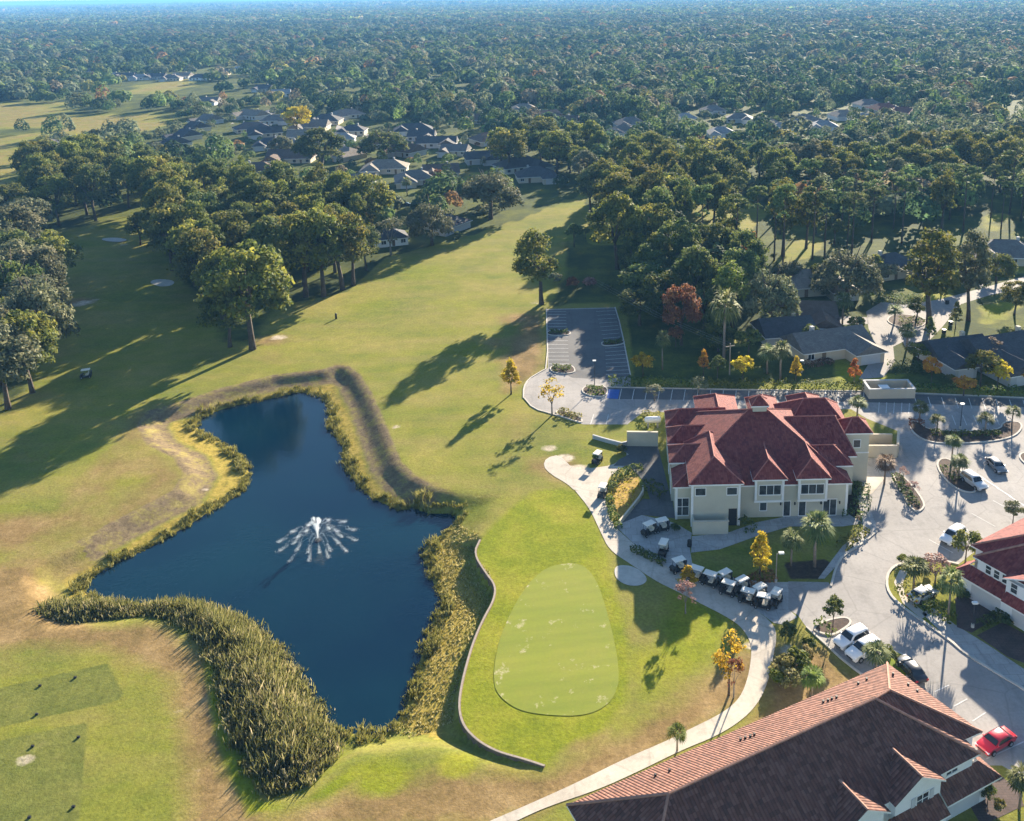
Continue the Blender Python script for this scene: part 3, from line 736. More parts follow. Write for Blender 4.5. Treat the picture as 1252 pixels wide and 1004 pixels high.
rowlines((726,507), (744,507), (722,519), (741,519), 1); rowlines((1142,520), (1222,520), (1138,508), (1216,508), 6)
for i in range(6):
    f = i/5; line((1170+f*80, 594+f*54-30), (1205+f*80, 616+f*54-30), 0.14)
for i in range(4): line((1136+i*26, 690-30+i*2-i*18), (1165+i*26, 690-14-i*16), 0.14)
rowlines((1143,846), (1212,900), (1160,838), (1228,888), 3)
line((1206,928), (1252,907), 0.14); line((1240,945), (1300,912), 0.14)
tag(lm.build('parking_marking', 'white_line'), None, None, None, 'structure')
sheet('accessible_bay', [(744,476),(758,476.5),(755.5,488),(742,487)], 0.022, 'blue_line')

# ---- pond margin: reeds and tufts
def blades(name, base, hgt, width, lean, mat, kind='stuff', tint=None, per=1):
    """base (n,3), hgt (n,), returns a mesh of bent blades (2 quads each)"""
    n = len(base); ang = NR.uniform(0, 2*pi, n); dr = np.stack([np.cos(ang), np.sin(ang), np.zeros(n)], 1)
    la = NR.uniform(0, 2*pi, n); ld = np.stack([np.cos(la), np.sin(la), np.zeros(n)], 1)*(lean*NR.uniform(0.2, 1, n)*hgt)[:, None]
    w = (width*NR.uniform(0.6, 1.3, n))[:, None]*dr
    up = np.array([0, 0, 1.0])
    p1 = base+ld*0.3+up*(hgt*0.55)[:, None]; p2 = base+ld+up*hgt[:, None]
    V = np.stack([base-w*0.6, base+w*0.6, p1+w, p1-w, p2+w*0.35, p2-w*0.35], 1).reshape(-1, 3)
    o = np.arange(n)[:, None]*6
    F = np.concatenate([o+np.array([0, 1, 2, 3]), o+np.array([3, 2, 4, 5])], 1).reshape(-1, 4)
    tn = NR.uniform(0, 1, n) if tint is None else tint
    me = np_mesh(name, V, F, {'tint': ('FACE', np.repeat(tn, 2))})
    return link(name, me, mat)
def sample_poly(poly, n):
    poly = np.array(poly); lo = poly.min(0); hi = poly.max(0); out = []
    while sum(len(o) for o in out) < n:
        q = NR.uniform(lo, hi, (n*3, 2)); d, _ = sdist(q[:, 0], q[:, 1], poly); out.append(q[d > 0])
    return np.concatenate(out)[:n]
q = sample_poly(reed_poly, 1500)          # clumps first, then the stems of each clump
dcl, _ = sdist(q[:, 0], q[:, 1], reed_poly)
q = q+NR.normal(0, 0.3, q.shape)
ns = 26
clr = NR.uniform(0, 1, len(q)); ch = np.clip(0.7+dcl*0.62, 0.7, 3.0)*NR.uniform(0.62, 1.2, len(q))
base = np.repeat(q, ns, 0)+NR.normal(0, 0.42, (len(q)*ns, 2))
hh = np.repeat(ch, ns)*NR.uniform(0.5, 1.12, len(base)); tn = np.clip(np.repeat(clr, ns)*0.75+NR.uniform(-0.2, 0.35, len(base))-0.05, 0, 1)
zz = np.clip(height(base[:, 0], base[:, 1]), -2.3, 0)
o = blades('reeds', np.stack([base[:, 0], base[:, 1], zz], 1), hh, 0.075+0*hh, 0.45, 'reed_leaf', tint=tn)
tag(o, 'tall tan and green reed bed along the south bank of the pond', None, None, 'stuff')
# tufts along the rest of the shoreline
pp = np.array(pond); seglen = np.hypot(*(np.roll(pp, -1, 0)-pp).T); cum = np.concatenate([[0], np.cumsum(seglen)])
u = NR.uniform(0, cum[-1], 1050); k = np.searchsorted(cum, u)-1; f = (u-cum[k])/seglen[k]
a = pp[k]; b_ = pp[(k+1) % len(pp)]; c0 = a+(b_-a)*f[:, None]
nn = np.stack([(b_-a)[:, 1], -(b_-a)[:, 0]], 1); nn /= np.linalg.norm(nn, axis=1)[:, None]
dchk, _ = sdist(c0[:, 0]+nn[:, 0], c0[:, 1]+nn[:, 1], pond); nn[dchk > 0] *= -1
clump = 0.5+0.5*np.sin(u*0.55)*np.sin(u*0.23+1)
off = NR.uniform(-0.6, 2.3, len(u))*(0.4+0.6*clump)
c1 = c0+nn*off[:, None]
base = np.repeat(c1, 22, 0)+NR.normal(0, 0.24, (len(c1)*22, 2))
tz = np.maximum(height(base[:, 0], base[:, 1]), WATER_Z-0.1)
th = np.repeat((0.25+0.75*clump)*NR.uniform(0.5, 1.3, len(u)), 22)*NR.uniform(0.5, 1.15, len(base))
tt_ = np.repeat(np.clip(0.25+0.4*NR.uniform(0, 1, len(u))**2+0.1*clump, 0, 1), 22)+NR.uniform(-0.25, 0.25, len(base))
o = blades('shore_grass', np.stack([base[:, 0], base[:, 1], tz], 1), th, 0.06+0*th, 0.6, 'tuft_leaf', tint=np.clip(tt_, 0, 1))
tag(o, 'yellow and brown grass tufts growing round the pond shoreline', None, None, 'stuff')
# rough grass on the strip between pond and green
q = sample_poly(GP([(587,662),(578,690),(600,712),(600,735),(575,785),(560,845),(557,885),(500,905),(480,895),(505,860),(520,815),(528,765),(545,738),(533,700),(530,675),(560,645)], -1.6), 3800)
d1, _ = sdist(q[:, 0], q[:, 1], pond); q = q[d1 < 0]
hh = NR.uniform(0.08, 0.28, len(q))
o = blades('rough_grass', np.stack([q[:, 0], q[:, 1], height(q[:, 0], q[:, 1])], 1), hh, 0.09+0*hh, 0.6, 'tuft_leaf', tint=NR.uniform(0.5, 1.0, len(q)))
tag(o, 'straw coloured rough grass between the pond and the putting green wall', None, None, 'stuff')
# retaining wall of the putting green
def wallrun(name, pts, z0f, z1, th, mat, parent=None):
    n = len(pts); vs = []
    for i, p in enumerate(pts):
        a = Vector(pts[max(i-1, 0)]); b_ = Vector(pts[min(i+1, n-1)]); d = (b_-a).normalized(); nn = Vector((-d.y, d.x))*(th/2)
        z0 = z0f(p) if callable(z0f) else z0f
        vs += [(p[0]-nn.x, p[1]-nn.y, z0), (p[0]+nn.x, p[1]+nn.y, z0), (p[0]+nn.x, p[1]+nn.y, z1), (p[0]-nn.x, p[1]-nn.y, z1)]
    fs = []
    for i in range(n-1):
        for k in range(4): fs.append((i*4+k, i*4+(k+1) % 4, (i+1)*4+(k+1) % 4, (i+1)*4+k))
    fs += [(0, 1, 2, 3), ((n-1)*4+3, (n-1)*4+2, (n-1)*4+1, (n-1)*4)]
    o = MB().add(vs, fs).build(name, mat, parent)
    bm = bmesh.new(); bm.from_mesh(o.data); bmesh.ops.recalc_face_normals(bm, faces=bm.faces); bm.to_mesh(o.data); bm.free()
    return o
gw = empty('retaining_wall', (0, 0, 0), 0, 'long curved dark timber retaining wall holding up the putting green beside the pond', 'retaining wall')
wpts = smooth_line(WALL_PTS, 2)
wallrun('timber_face', wpts, -2.2, 0.16, 0.34, 'wood_wall', gw)
wallrun('coping', [(p[0], p[1]) for p in wpts], 0.165, 0.21, 0.24, 'pole_wood', gw)

# ================================================================== BUILDINGS
OCC = []; HOUSE_SPOTS = []
def fixn(me):
    bm = bmesh.new(); bm.from_mesh(me); bmesh.ops.recalc_face_normals(bm, faces=bm.faces); bm.to_mesh(me); bm.free(); me.update()

def slab(mb, pts, t=0.2, mi=0, mside=1):
    """roof plane with thickness from its outline"""
    n = len(pts); vs = [tuple(p) for p in pts]+[(p[0], p[1], p[2]-t) for p in pts]
    k = len(mb.v); mb.v += vs
    # Newell normal decides the winding
    nz_ = sum((pts[i][0]-pts[(i+1) % n][0])*(pts[i][1]+pts[(i+1) % n][1]) for i in range(n))
    top = list(range(n)) if nz_ > 0 else list(range(n))[::-1]
    mb.f.append([k+i for i in top]); mb.m.append(mi)
    mb.f.append([k+n+i for i in top[::-1]]); mb.m.append(mside)
    for i in range(n):
        j = (i+1) % n
        a = top[i]; b_ = top[(i+1) % n]
        mb.f.append([k+a, k+n+a, k+n+b_, k+b_]); mb.m.append(mside)

def hip(mb, caps, x0, x1, y0, y1, ze, zr, axis='x', ia=None, ib=None, ov=0.45, t=0.22, ridge_at=0.5):
    x0 -= ov; x1 += ov; y0 -= ov; y1 += ov
    if axis == 'x':
        ym = y0+(y1-y0)*ridge_at; d = (y1-y0)/2
        ra = (x0+(d if ia is None else ia), ym, zr); rb = (x1-(d if ib is None else ib), ym, zr)
        A, B, C_, D = (x0, y0, ze), (x1, y0, ze), (x1, y1, ze), (x0, y1, ze)
        faces = [(A, B, rb, ra), (C_, D, ra, rb), (D, A, ra), (B, C_, rb)]
    else:
        xm = x0+(x1-x0)*ridge_at; d = (x1-x0)/2
        ra = (xm, y0+(d if ia is None else ia), zr); rb = (xm, y1-(d if ib is None else ib), zr)
        A, B, C_, D = (x0, y0, ze), (x1, y0, ze), (x1, y1, ze), (x0, y1, ze)
        faces = [(B, C_, rb, ra), (D, A, ra, rb), (A, B, ra), (C_, D, rb)]
    for f in faces:
        k = len(mb.v); mb.v += list(f); mb.f.append([k+i for i in range(len(f))]); mb.m.append(0)
    k = len(mb.v); ring = [A, B, C_, D]
    mb.v += ring+[(p[0], p[1], p[2]-t) for p in ring]
    for i in range(4): mb.f.append([k+i, k+4+i, k+4+(i+1) % 4, k+(i+1) % 4]); mb.m.append(1)
    mb.f.append([k+7, k+6, k+5, k+4]); mb.m.append(1)
    if caps is not None:
        if (Vector(ra)-Vector(rb)).length > 0.2: caps.append((ra, rb))
        ends = [(A, ra), (B, rb), (C_, rb), (D, ra)] if axis == 'x' else [(A, ra), (B, ra), (C_, rb), (D, rb)]
        for p, q in ends: caps.append((p, q))

def capmesh(caps, r=0.13):
    mb = MB()
    for a, b_ in caps: mb.tube([Vector(a)+Vector((0, 0, .03)), Vector(b_)+Vector((0, 0, .03))], r, 5)
    return mb

def add_window(parent, frame_at, w, h, mat='trim_white', cols=1, tf=None, depth=0.06, glass='window_glass', bars=True, name='window', rows=1):
    """frame_at(u, v, d) -> world/local point on the wall: u across, v up, d outwards.  pane mesh > frame"""
    mb = MB()
    def bx(m_, u0, u1, v0, v1, d0, d1):
        m_.add([frame_at(u, v, d) for (u, v, d) in ((u0, v0, d0), (u1, v0, d0), (u1, v1, d0), (u0, v1, d0), (u0, v0, d1), (u1, v0, d1), (u1, v1, d1), (u0, v1, d1))],
               [(0, 3, 2, 1), (4, 5, 6, 7), (0, 1, 5, 4), (1, 2, 6, 5), (2, 3, 7, 6), (3, 0, 4, 7)])
    bx(mb, -w/2, w/2, 0, h, -0.08, 0.02)
    me = mb.mesh(name, False, tf); fixn(me); g = link(name, me, glass, parent)
    if bars:
        fm = MB(); f = 0.11
        bx(fm, -w/2-f, -w/2, -f, h+f, -0.05, depth); bx(fm, w/2, w/2+f, -f, h+f, -0.05, depth)
        bx(fm, -w/2, w/2, h, h+f, -0.05, depth); bx(fm, -w/2, w/2, -f*1.3, 0, -0.05, depth+0.04)
        for i in range(1, cols): u = -w/2+w*i/cols; bx(fm, u-.045, u+.045, 0, h, -0.03, depth-0.02)
        for i in range(1, rows): v = h*i/rows; bx(fm, -w/2, w/2, v-.04, v+.04, -0.03, depth-0.024)
        me = fm.mesh('frame', False, tf); fixn(me); link('frame', me, mat, g)
    return g

def wall_at(x, y, z, ang):
    """frame on a wall through x, y facing direction ang (outward normal)"""
    ox, oy = cos(ang), sin(ang); tx, ty = -oy, ox
    return lambda u, v, d: (x+tx*u+ox*d, y+ty*u+oy*d, z+v)

# ---------------------------------------------------------------- clubhouse
X0, Y0 = 15.2, 128.2
def ctf(x, y, z): return (x+0.06*(y-128.0)+0.0*z, y+0.012*(x-15), z)
club = empty('clubhouse', (0, 0, 0), 0, 'large cream stucco clubhouse with a many hipped dark red tile roof and white trimmed windows', 'clubhouse')
wl = MB()
wl.box(15.2, 42.0, 128.3, 153.0, -2.0, 5.8)
for bx in ((17.5, 25.0, 126.2, 131, -2.0, 7.3), (14.8, 22, 133.6, 138.6, 0, 7.0), (14.8, 22, 140.0, 145, 0, 7.0), (14.8, 22, 146.4, 151.4, 0, 7.0),
           (27.4, 31.9, 127.55, 133, 3.0, 7.1), (34.1, 38.6, 127.55, 133, 3.0, 7.1), (38.0, 43.0, 131.6, 137.2, 0, 6.9), (36.0, 44.2, 134.2, 147.5, 0, 7.1),
           (36.5, 45.2, 141.5, 152.2, 0, 7.5), (43.8, 47.7, 138.3, 142.4, 0, 9.0), (20.5, 27.5, 152, 159.0, 0, 6.2), (30.0, 35.0, 152, 158.0, 0, 6.2), (37.5, 43.0, 152, 157.5, 0, 6.6),
           (28.55, 30.85, 140.2, 142.4, 8.0, 13.3)):
    wl.box(*bx)
wo2 = wl.build('wall', 'stucco', club, tf=ctf)
TR = []      # white string courses and corner trim, proud of the wall
for x0, x1, y, z0, z1 in ((17.5, 25.0, 126.2, 6.85, 7.25), (25.05, 42.0, 128.3, 5.45, 5.75), (27.4, 31.9, 127.55, 6.7, 7.0), (34.1, 38.6, 127.55, 6.7, 7.0), (27.4, 31.9, 127.55, 3.0, 3.35), (34.1, 38.6, 127.55, 3.0, 3.35), (15.2, 17.4, 128.3, 5.45, 5.75)):
    TR.append((x0-.06, x1+.06, y-.10, y-.012, z0, z1))
for x, y, z1 in ((17.5, 126.2, 6.8), (24.7, 126.2, 6.8), (41.7, 128.3, 5.4), (15.2, 128.3, 5.4), (27.4, 127.55, 6.65), (31.6, 127.55, 6.65), (34.1, 127.55, 6.65), (38.3, 127.55, 6.65)):
    z0 = 3.4 if y == 127.55 else 0
    TR.append((x-.03, x+.33, y-.075, y-.010, z0, z1))
for y in (133.6, 140.0, 146.4): TR.append((14.72, 22, y-.09, y-.01, 6.55, 6.9))
TR.append((37.9, 43.07, 131.5, 131.59, 6.5, 6.85)); TR.append((43.7, 47.8, 138.2, 138.29, 8.6, 8.95)); TR.append((43.75, 47.75, 138.22, 138.29, 5.2, 5.4))
for q_ in TR: MB().box(*q_).build('trim', 'trim_white', wo2, tf=ctf)
ROOFS = [  # x0 x1 y0 y1 ze zr axis ia ib ov
 (15.2, 42.0, 128.3, 153.0, 5.8, 12.4, 'x', 13.2, 11.6, .5), (17.5, 25.0, 126.2, 139.0, 7.3, 9.7, 'y', None, 1.0, .45), (14.8, 24, 133.6, 138.6, 7.0, 8.7, 'x', 2.6, 0.5, .4), (14.8, 25, 140.0, 145, 7.0, 8.8, 'x', 2.6, .5, .4),
 (14.8, 25, 146.4, 151.4, 7.0, 8.8, 'x', 2.6, .5, .4), (27.4, 31.9, 127.55, 136, 7.1, 9.3, 'y', 2.4, 1, .45), (34.1, 38.6, 127.55, 136, 7.1, 9.3, 'y', 2.4, 1, .45), (33.5, 43.0, 131.6, 137.2, 6.9, 8.9, 'x', 1, 2.6, .4),
 (31.0, 44.2, 134.2, 147.5, 7.1, 10.8, 'x', 3.5, 2.2, .4), (34.5, 45.2, 141.5, 152.2, 7.5, 11.2, 'x', 4.2, 3.6, .4), (43.8, 47.7, 138.3, 142.4, 9.0, 10.7, 'x', 1.9, 1.9, .45), (20.5, 27.5, 150, 159, 6.2, 8.2, 'y', 1, 3.2, .4),
 (30, 35, 150, 158, 6.2, 8.0, 'y', 1, 2.6, .4), (37.5, 43, 150, 157.5, 6.6, 8.5, 'y', 1, 2.8, .4), (28.55, 30.85, 140.2, 142.4, 13.3, 14.5, 'x', 1.3, 1.3, .35)]
for r_ in ROOFS:
    mb = MB(); caps = []; hip(mb, caps, *r_[:6], r_[6], r_[7], r_[8], r_[9])
    me = mb.mesh('roof', False, ctf); fixn(me); roof_uv(me); ro = link('roof', me, ['red_tile', 'trim_white'], club)
    capmesh(caps, 0.11).build('ridge_cap', 'cap_red', ro, tf=ctf)
def cw(x, y, z, w, h, cols=1, rows=1, name='window', **k): return add_window(club, wall_at(x, y, z, -pi/2), w, h, tf=ctf, cols=cols, rows=rows, name=name, **k)
cw(18.9, 126.2, 5.3, 1.5, 1.15, 1); cw(23.7, 126.2, 5.3, 1.5, 1.15, 1)
cw(16.25, 128.3, 0.7, 2.0, 2.9, 2, 2); cw(29.75, 127.55, 4.35, 3.3, 1.55, 3); cw(36.3, 127.55, 4.35, 3.5, 1.55, 3)
cw(28.9, 128.3, 1.2, 1.0, 1.5, 1); cw(32.6, 128.3, 0.15, 1.0, 2.5, 1, 1, 'door'); cw(35.0, 128.3, 0.15, 1.0, 2.5, 1, 1, 'door'); cw(39.3, 128.3, 0.12, 2.0, 2.7, 2, 1, 'door')
cw(45.7, 138.3, 6.3, 1.1, 1.3, 1); cw(23.9, 126.2, 0.0, 1.3, 2.9, 1, 1, 'door', bars=False, glass='black_plastic')
for x in (16.2, 20):
    add_window(club, wall_at(14.8, 135+6.4*(x > 18), 1.0, pi), 1.5, 2.2, tf=ctf, cols=2)
for y in (131.0,): add_window(club, wall_at(42.0, y, 1.0, 0), 1.6, 1.8, tf=ctf, cols=2)
add_window(club, wall_at(45.2, 146, 1.0, 0), 2.4, 2.2, tf=ctf, cols=3)
sl_ = MB()
for x, y in ((31.6, 128.3), (33.8, 128.3), (37.9, 128.3), (40.8, 128.3)): sl_.box(x-.1, x+.1, y-.22, y-.005, 2.1, 2.5)
sl_.build('wall_lamp', 'black_plastic', club, tf=ctf)
HOUSE_SPOTS.append((30, 141, 18)); OCC.append((30, 141, 17))
# walled cart pen before the projecting bay
pen = empty('cart_pen_wall', (0, 0, 0), 0, 'low cream wall enclosing a sunken stair before the projecting bay of the clubhouse', 'wall')
pm = MB(); pm.box(17.6, 23.0, 123.9, 124.15, -.3, 2.1); pm.box(17.6, 17.85, 124.152, 126.1, -.3, 2.1); pm.box(22.75, 23.0, 124.152, 125.0, -.3, 2.1)
pm.build('wall', 'stucco', pen, tf=ctf); MB().box(17.5, 23.1, 123.8, 124.25, 2.104, 2.22).build('coping', 'stucco_tan', pen, tf=ctf)
# patio walls right of the tower
pw_ = empty('patio_wall', (0, 0, 0), 0, 'tan walled entrance terrace with flat parapets at the right of the clubhouse tower', 'wall')
A_ = G(1058, 559); 
def quadwall(name, a, b_, h, th, mat, parent):
    return wallrun(name, [G(*a), G(*b_)], -.2, h, th, mat, parent)
quadwall('front_parapet', (1056, 559), (1096, 559), 2.3, 0.4, 'stucco_tan', pw_); quadwall('side_parapet', (1096.8, 557.8), (1097.5, 540), 2.3, 0.4, 'stucco_tan', pw_); quadwall('back_parapet', (1060, 543), (1090, 543), 2.0, 0.4, 'stucco_tan', pw_)
quadwall('inner_parapet', (1062, 551), (1092, 550), 1.0, 0.3, 'stucco', pw_)
# dumpster court retaining wall, left of the building
rw = empty('court_wall', (0, 0, 0), 0, 'tall cream retaining wall closing the service court left of the clubhouse', 'retaining wall')
quadwall('wall', (767, 545), (804, 545.5), 2.7, 0.4, 'stucco', rw); quadwall('coping', (766.5, 545), (804.5, 545.5), 2.85, 0.5, 'stucco_tan', rw)
lw = wallrun('low_wall', [G(768, 544), G(760, 545.5), G(742, 541), G(725, 536)], -.2, 0.75, 0.35, 'stucco_grey'); tag(lw, 'low grey wall running from the service court across the grass slope', 'wall')
gwl = wallrun('garden_wall', smooth_line([G(*p) for p in ((757, 642), (768, 629), (786, 606), (786, 598))], 1), -.2, 0.7, 0.3, 'stucco_tan'); tag(gwl, 'low tan wall along the golden flower bed beside the service yard', 'wall')
tk = empty('storage_tank', (*G(798, 522), 0), radians(3), 'white capsule shaped tank above the service court wall', 'tank')
mb = MB(); mb.tube([(-1.55, 0, 1.5), (-1.4, 0, 1.5), (-1.1, 0, 1.5), (1.1, 0, 1.5), (1.4, 0, 1.5), (1.55, 0, 1.5)], [.25, .5, .62, .62, .5, .25], 14); mb.build('tank_body', 'tank_white', tk, True)
for x in (-.9, .9): MB().box(x-.12, x+.12, -.5, .5, 0, 1.0).build('leg', 'grey_metal', tk)
# bin store on the parking lane
bs = empty('bin_store', (*G(1090, 487), 0), radians(-1), 'grey walled bin store with an open top standing on the parking lane', 'bin store')
mb = MB(); mb.box(-4.6, 4.6, -.2, .1, 0, 2.0); mb.box(-4.6, -4.3, .102, 4.4, 0, 2.0); mb.box(4.3, 4.6, .102, 4.4, 0, 2.0); mb.box(-4.298, 4.298, 4.1, 4.4, 0, 2.0)
mb.build('wall', 'stucco_tan', bs); mb = MB(); mb.box(-4.7, 4.7, -.3, .2, 2.004, 2.12); mb.box(-4.7, -4.2, .204, 4.0, 2.004, 2.12); mb.box(4.2, 4.7, .204, 4.0, 2.004, 2.12); mb.box(-4.7, 4.7, 4.004, 4.5, 2.004, 2.12); mb.build('coping', 'stucco_grey', bs)
mb = MB(); mb.box(-.9, .9, -.75, .75, 0.1, 1.35); mb.box(-.95, .95, -.85, .8, 1.352, 1.5)
d_ = empty('dumpster', (*G(1080, 481), 0), 0, 'pale lidded waste container inside the walled bin store', 'dumpster'); mb.build('bin_body', 'grey_metal', d_); MB().box(-.98, .98, -.88, .83, 1.504, 1.56).build('lid', 'lamp_white', d_)

# ---------------------------------------------------------------- tiled house at the lower edge
E_ = Vector((.895, .446)); N_ = Vector((.446, -.895))
def bh(s, n, z): p = E_*s+N_*(n-64); return (p.x, p.y, z)
big = empty('townhouse', (0, 0, 0), 0, 'white townhouse row under a broad terracotta tile roof at the lower edge of the photo', 'townhouse')
mb = MB(); mb.prism([bh(s, n, 0)[:2] for s, n in ((30.8, .6), (70.0, .6), (71.0, 11.4), (68.9, 11.4), (68.9, 13.2), (40.6, 13.2), (40.6, 9), (30.8, 9))], -.2, 5.75)
mb.prism([bh(s, n, 0)[:2] for s, n in ((57.7, 13.202), (57.7, 14.0), (63.6, 14.0), (63.6, 13.202))], -.2, 5.8); mb.prism([bh(s, n, 0)[:2] for s, n in ((50.9, 13.202), (50.9, 14.2), (56.0, 14.2), (56.0, 13.202))], -.2, 5.8)
mb.prism([bh(s, n, 0)[:2] for s, n in ((64.4, 13.202), (64.4, 13.9), (70.6, 13.9), (70.6, 11.6), (68.902, 11.6), (68.902, 13.202))], -.2, 3.0)
# gable triangles
for s0, s1, sm, n, zt in ((57.7, 63.6, 60.6, 14.0, 7.5), (50.9, 56.0, 53.5, 14.2, 7.3)):
    mb.add([bh(s0, n, 5.802), bh(s1, n, 5.802), bh(sm, n, zt), bh(s0, n-.3, 5.802), bh(s1, n-.3, 5.802), bh(sm, n-.3, zt)], [(0, 1, 2), (5, 4, 3), (0, 2, 5, 3), (1, 4, 5, 2)])
me = mb.mesh('wall'); fixn(me); bw = link('wall', me, 'stucco_white', big)
def rplane(lst, cap=None, t=0.2, mat='terracotta_tile'):
    mb = MB(); slab(mb, [bh(*p) for p in lst], t)
    me = mb.mesh('roof'); roof_uv(me); ro = link('roof', me, [mat, 'trim_white'], big)
    if cap: capmesh([(bh(*a), bh(*b_)) for a, b_ in cap], 0.14).build('ridge_cap', 'cap_tile', ro)
    return ro
back = rplane([(30.2, 0, 6), (70.6, 0, 6), (64.3, 6.3, 9.79), (61.9, 6.65, 10.0), (37.2, 6.65, 10.0)], [((30.2, 0, 6), (37.2, 6.65, 10)), ((70.6, 0, 6), (64.3, 6.3, 9.79)), ((37.2, 6.65, 10.0), (61.9, 6.65, 10.0)), ((61.9, 6.65, 10.0), (64.3, 6.3, 9.79))])
rplane([(70.6, 0, 6), (71.7, 11.9, 6), (64.3, 6.3, 9.79)], [((71.7, 11.9, 6), (64.3, 6.3, 9.79))])
rplane([(61.9, 6.65, 9.95), (64.3, 6.3, 9.76), (71.7, 11.9, 6), (66.0, 11.9, 6.4)])
rplane([(37.2, 6.65, 10.0), (61.9, 6.65, 10.0), (69.3, 13.7, 5.93), (30.2, 13.7, 5.93)], [((61.9, 6.65, 10.0), (69.3, 13.7, 5.93))])
rplane([(61.9, 6.67, 9.98), (69.6, 8.2, 6.3), (69.3, 13.68, 5.91)])
rplane([(30.2, 0, 6), (37.2, 6.65, 10.0), (30.2, 13.7, 5.93)], [((37.2, 6.65, 10.0), (30.2, 13.7, 5.93))])
for s0, s1, sm, n, zt, ns in ((57.2, 63.8, 60.5, 14.4, 7.85, 10.6), (50.5, 56.5, 53.5, 14.6, 7.65, 10.9)):
    rplane([(s0, n, 5.95), (sm, n, zt), (sm, ns, zt), (s0, 13.6, 5.98)], None)
    rplane([(sm, n, zt), (s1, n, 5.95), (s1, 13.6, 5.98), (sm, ns, zt)], [((sm, n, zt), (sm, ns, zt))])
rplane([(63.9, 14.8, 3.15), (71.5, 14.8, 3.15), (69.9, 13.1, 4.35), (63.9, 13.15, 4.35)]); rplane([(71.5, 14.8, 3.15), (71.5, 10.8, 3.15), (69.9, 12.2, 4.35), (69.9, 13.1, 4.35)])
rplane([(56.8, 15.6, 3.2), (63.4, 15.6, 3.2), (63.4, 13.98, 4.3), (56.8, 13.98, 4.3)])
vb = MB()
for i in range(4): vb.box(0, 0, 0, 0, 0, 0) if False else None
for (s, n) in ((58.9, 2.6), (59.4, 2.75), (59.9, 2.75), (60.4, 2.9), (48.2, 2.7), (48.7, 2.8), (49.2, 2.95), (49.7, 2.95), (64.3, 2.0), (65.6, 1.9), (38.6, 2.2), (40.0, 2.5), (68.3, 3.0), (68.9, 4.6), (69.2, 5.6)):
    z = 6+0.6*n if s < 66 else 6+0.6*(70.9-s); p = bh(s, n, z)
    vb.tube([(p[0], p[1], p[2]-.1), (p[0], p[1], p[2]+.28)], .13, 6)
vb.build('roof_vent', 'black_plastic', back)
def bwall(s, n, z): 
    p = bh(s, n, z); ang = atan2(N_.y, N_.x)
    return wall_at(p[0], p[1], z, ang)
add_window(big, bwall(61.2, 14.0, 4.0), 1.5, 1.25, cols=2, rows=2); add_window(big, bwall(53.4, 14.2, 4.0), 1.5, 1.25, cols=2, rows=2)
add_window(big, bwall(66.0, 13.2, 4.75), 1.5, 0.9, cols=2); add_window(big, bwall(47.0, 13.2, 4.0), 1.5, 1.2, cols=2)
sh = MB()
for du in (-1.22, 1.22):
    f = bwall(61.2, 14.0, 4.0); vs = [f(u, v, d) for (u, v, d) in ((du-.25, -.05, .02), (du+.25, -.05, .02), (du+.25, 1.3, .02), (du-.25, 1.3, .02), (du-.25, -.05, .07), (du+.25, -.05, .07), (du+.25, 1.3, .07), (du-.25, 1.3, .07))]
    sh.add(vs, [(0, 3, 2, 1), (4, 5, 6, 7), (0, 1, 5, 4), (1, 2, 6, 5), (2, 3, 7, 6), (3, 0, 4, 7)])
me = sh.mesh('shutter'); fixn(me); link('shutter', me, 'garage_grey', big)
add_window(big, bwall(67.3, 13.9, 0.05), 4.6, 2.2, bars=False, glass='garage_grey', name='garage_door')
add_window(big, bwall(60.6, 14.0, 0.05), 4.6, 2.2, bars=False, glass='garage_grey', name='garage_door')
HOUSE_SPOTS.append((20, 78, 18))
OCC.append((30, 80, 10))

# ---------------------------------------------------------------- townhouse at the right edge
ta, tb = Vector(G(1167, 764)), Vector(G(1252, 818)); TE = (tb-ta).normalized(); TN = Vector((-TE.y, TE.x))
def th_(s, n, z): p = ta+TE*s+TN*n; return (p.x, p.y, z)
tw = empty('townhouse', (0, 0, 0), 0, 'white townhouse with dark red tile roofs and paired garage doors beside the paved drives', 'townhouse')
mb = MB(); mb.prism([th_(s, n, 0)[:2] for s, n in ((-3.9, 9.3), (-2.2, 9.3), (-2.2, 7.3), (2.6, 7.3), (2.6, 6.3), (14.0, 6.3), (14, 22), (-3.9, 22))], -.2, 5.8)
mb.prism([th_(s, n, 0)[:2] for s, n in ((-4.2, 6.3), (2.598, 6.3), (2.598, 7.298), (-2.198, 7.298), (-2.198, 9.298), (-4.2, 9.298))], -.2, 2.95)
me = mb.mesh('wall'); fixn(me); link('wall', me, 'stucco_white', tw)
def tplane(lst, cap=None):
    mb = MB(); slab(mb, [th_(*p) for p in lst], 0.2); me = mb.mesh('roof'); roof_uv(me); ro = link('roof', me, ['red_tile', 'trim_white'], tw)
    if cap: capmesh([(th_(*a), th_(*b_)) for a, b_ in cap], 0.14).build('ridge_cap', 'cap_tile', ro)
tplane([(-4.4, 8.8, 6), (2.0, 15.4, 9.2), (-4.4, 22.5, 6)], [((-4.4, 8.8, 6), (2.0, 15.4, 9.2))])
tplane([(-4.4, 8.8, 6), (14.5, 8.8, 6), (14.5, 15.4, 9.2), (2.0, 15.4, 9.2)], [((2, 15.4, 9.2), (14.5, 15.4, 9.2))])
tplane([(-4.4, 22.5, 6), (2.0, 15.4, 9.2), (14.5, 15.4, 9.2), (14.5, 22.5, 6)])
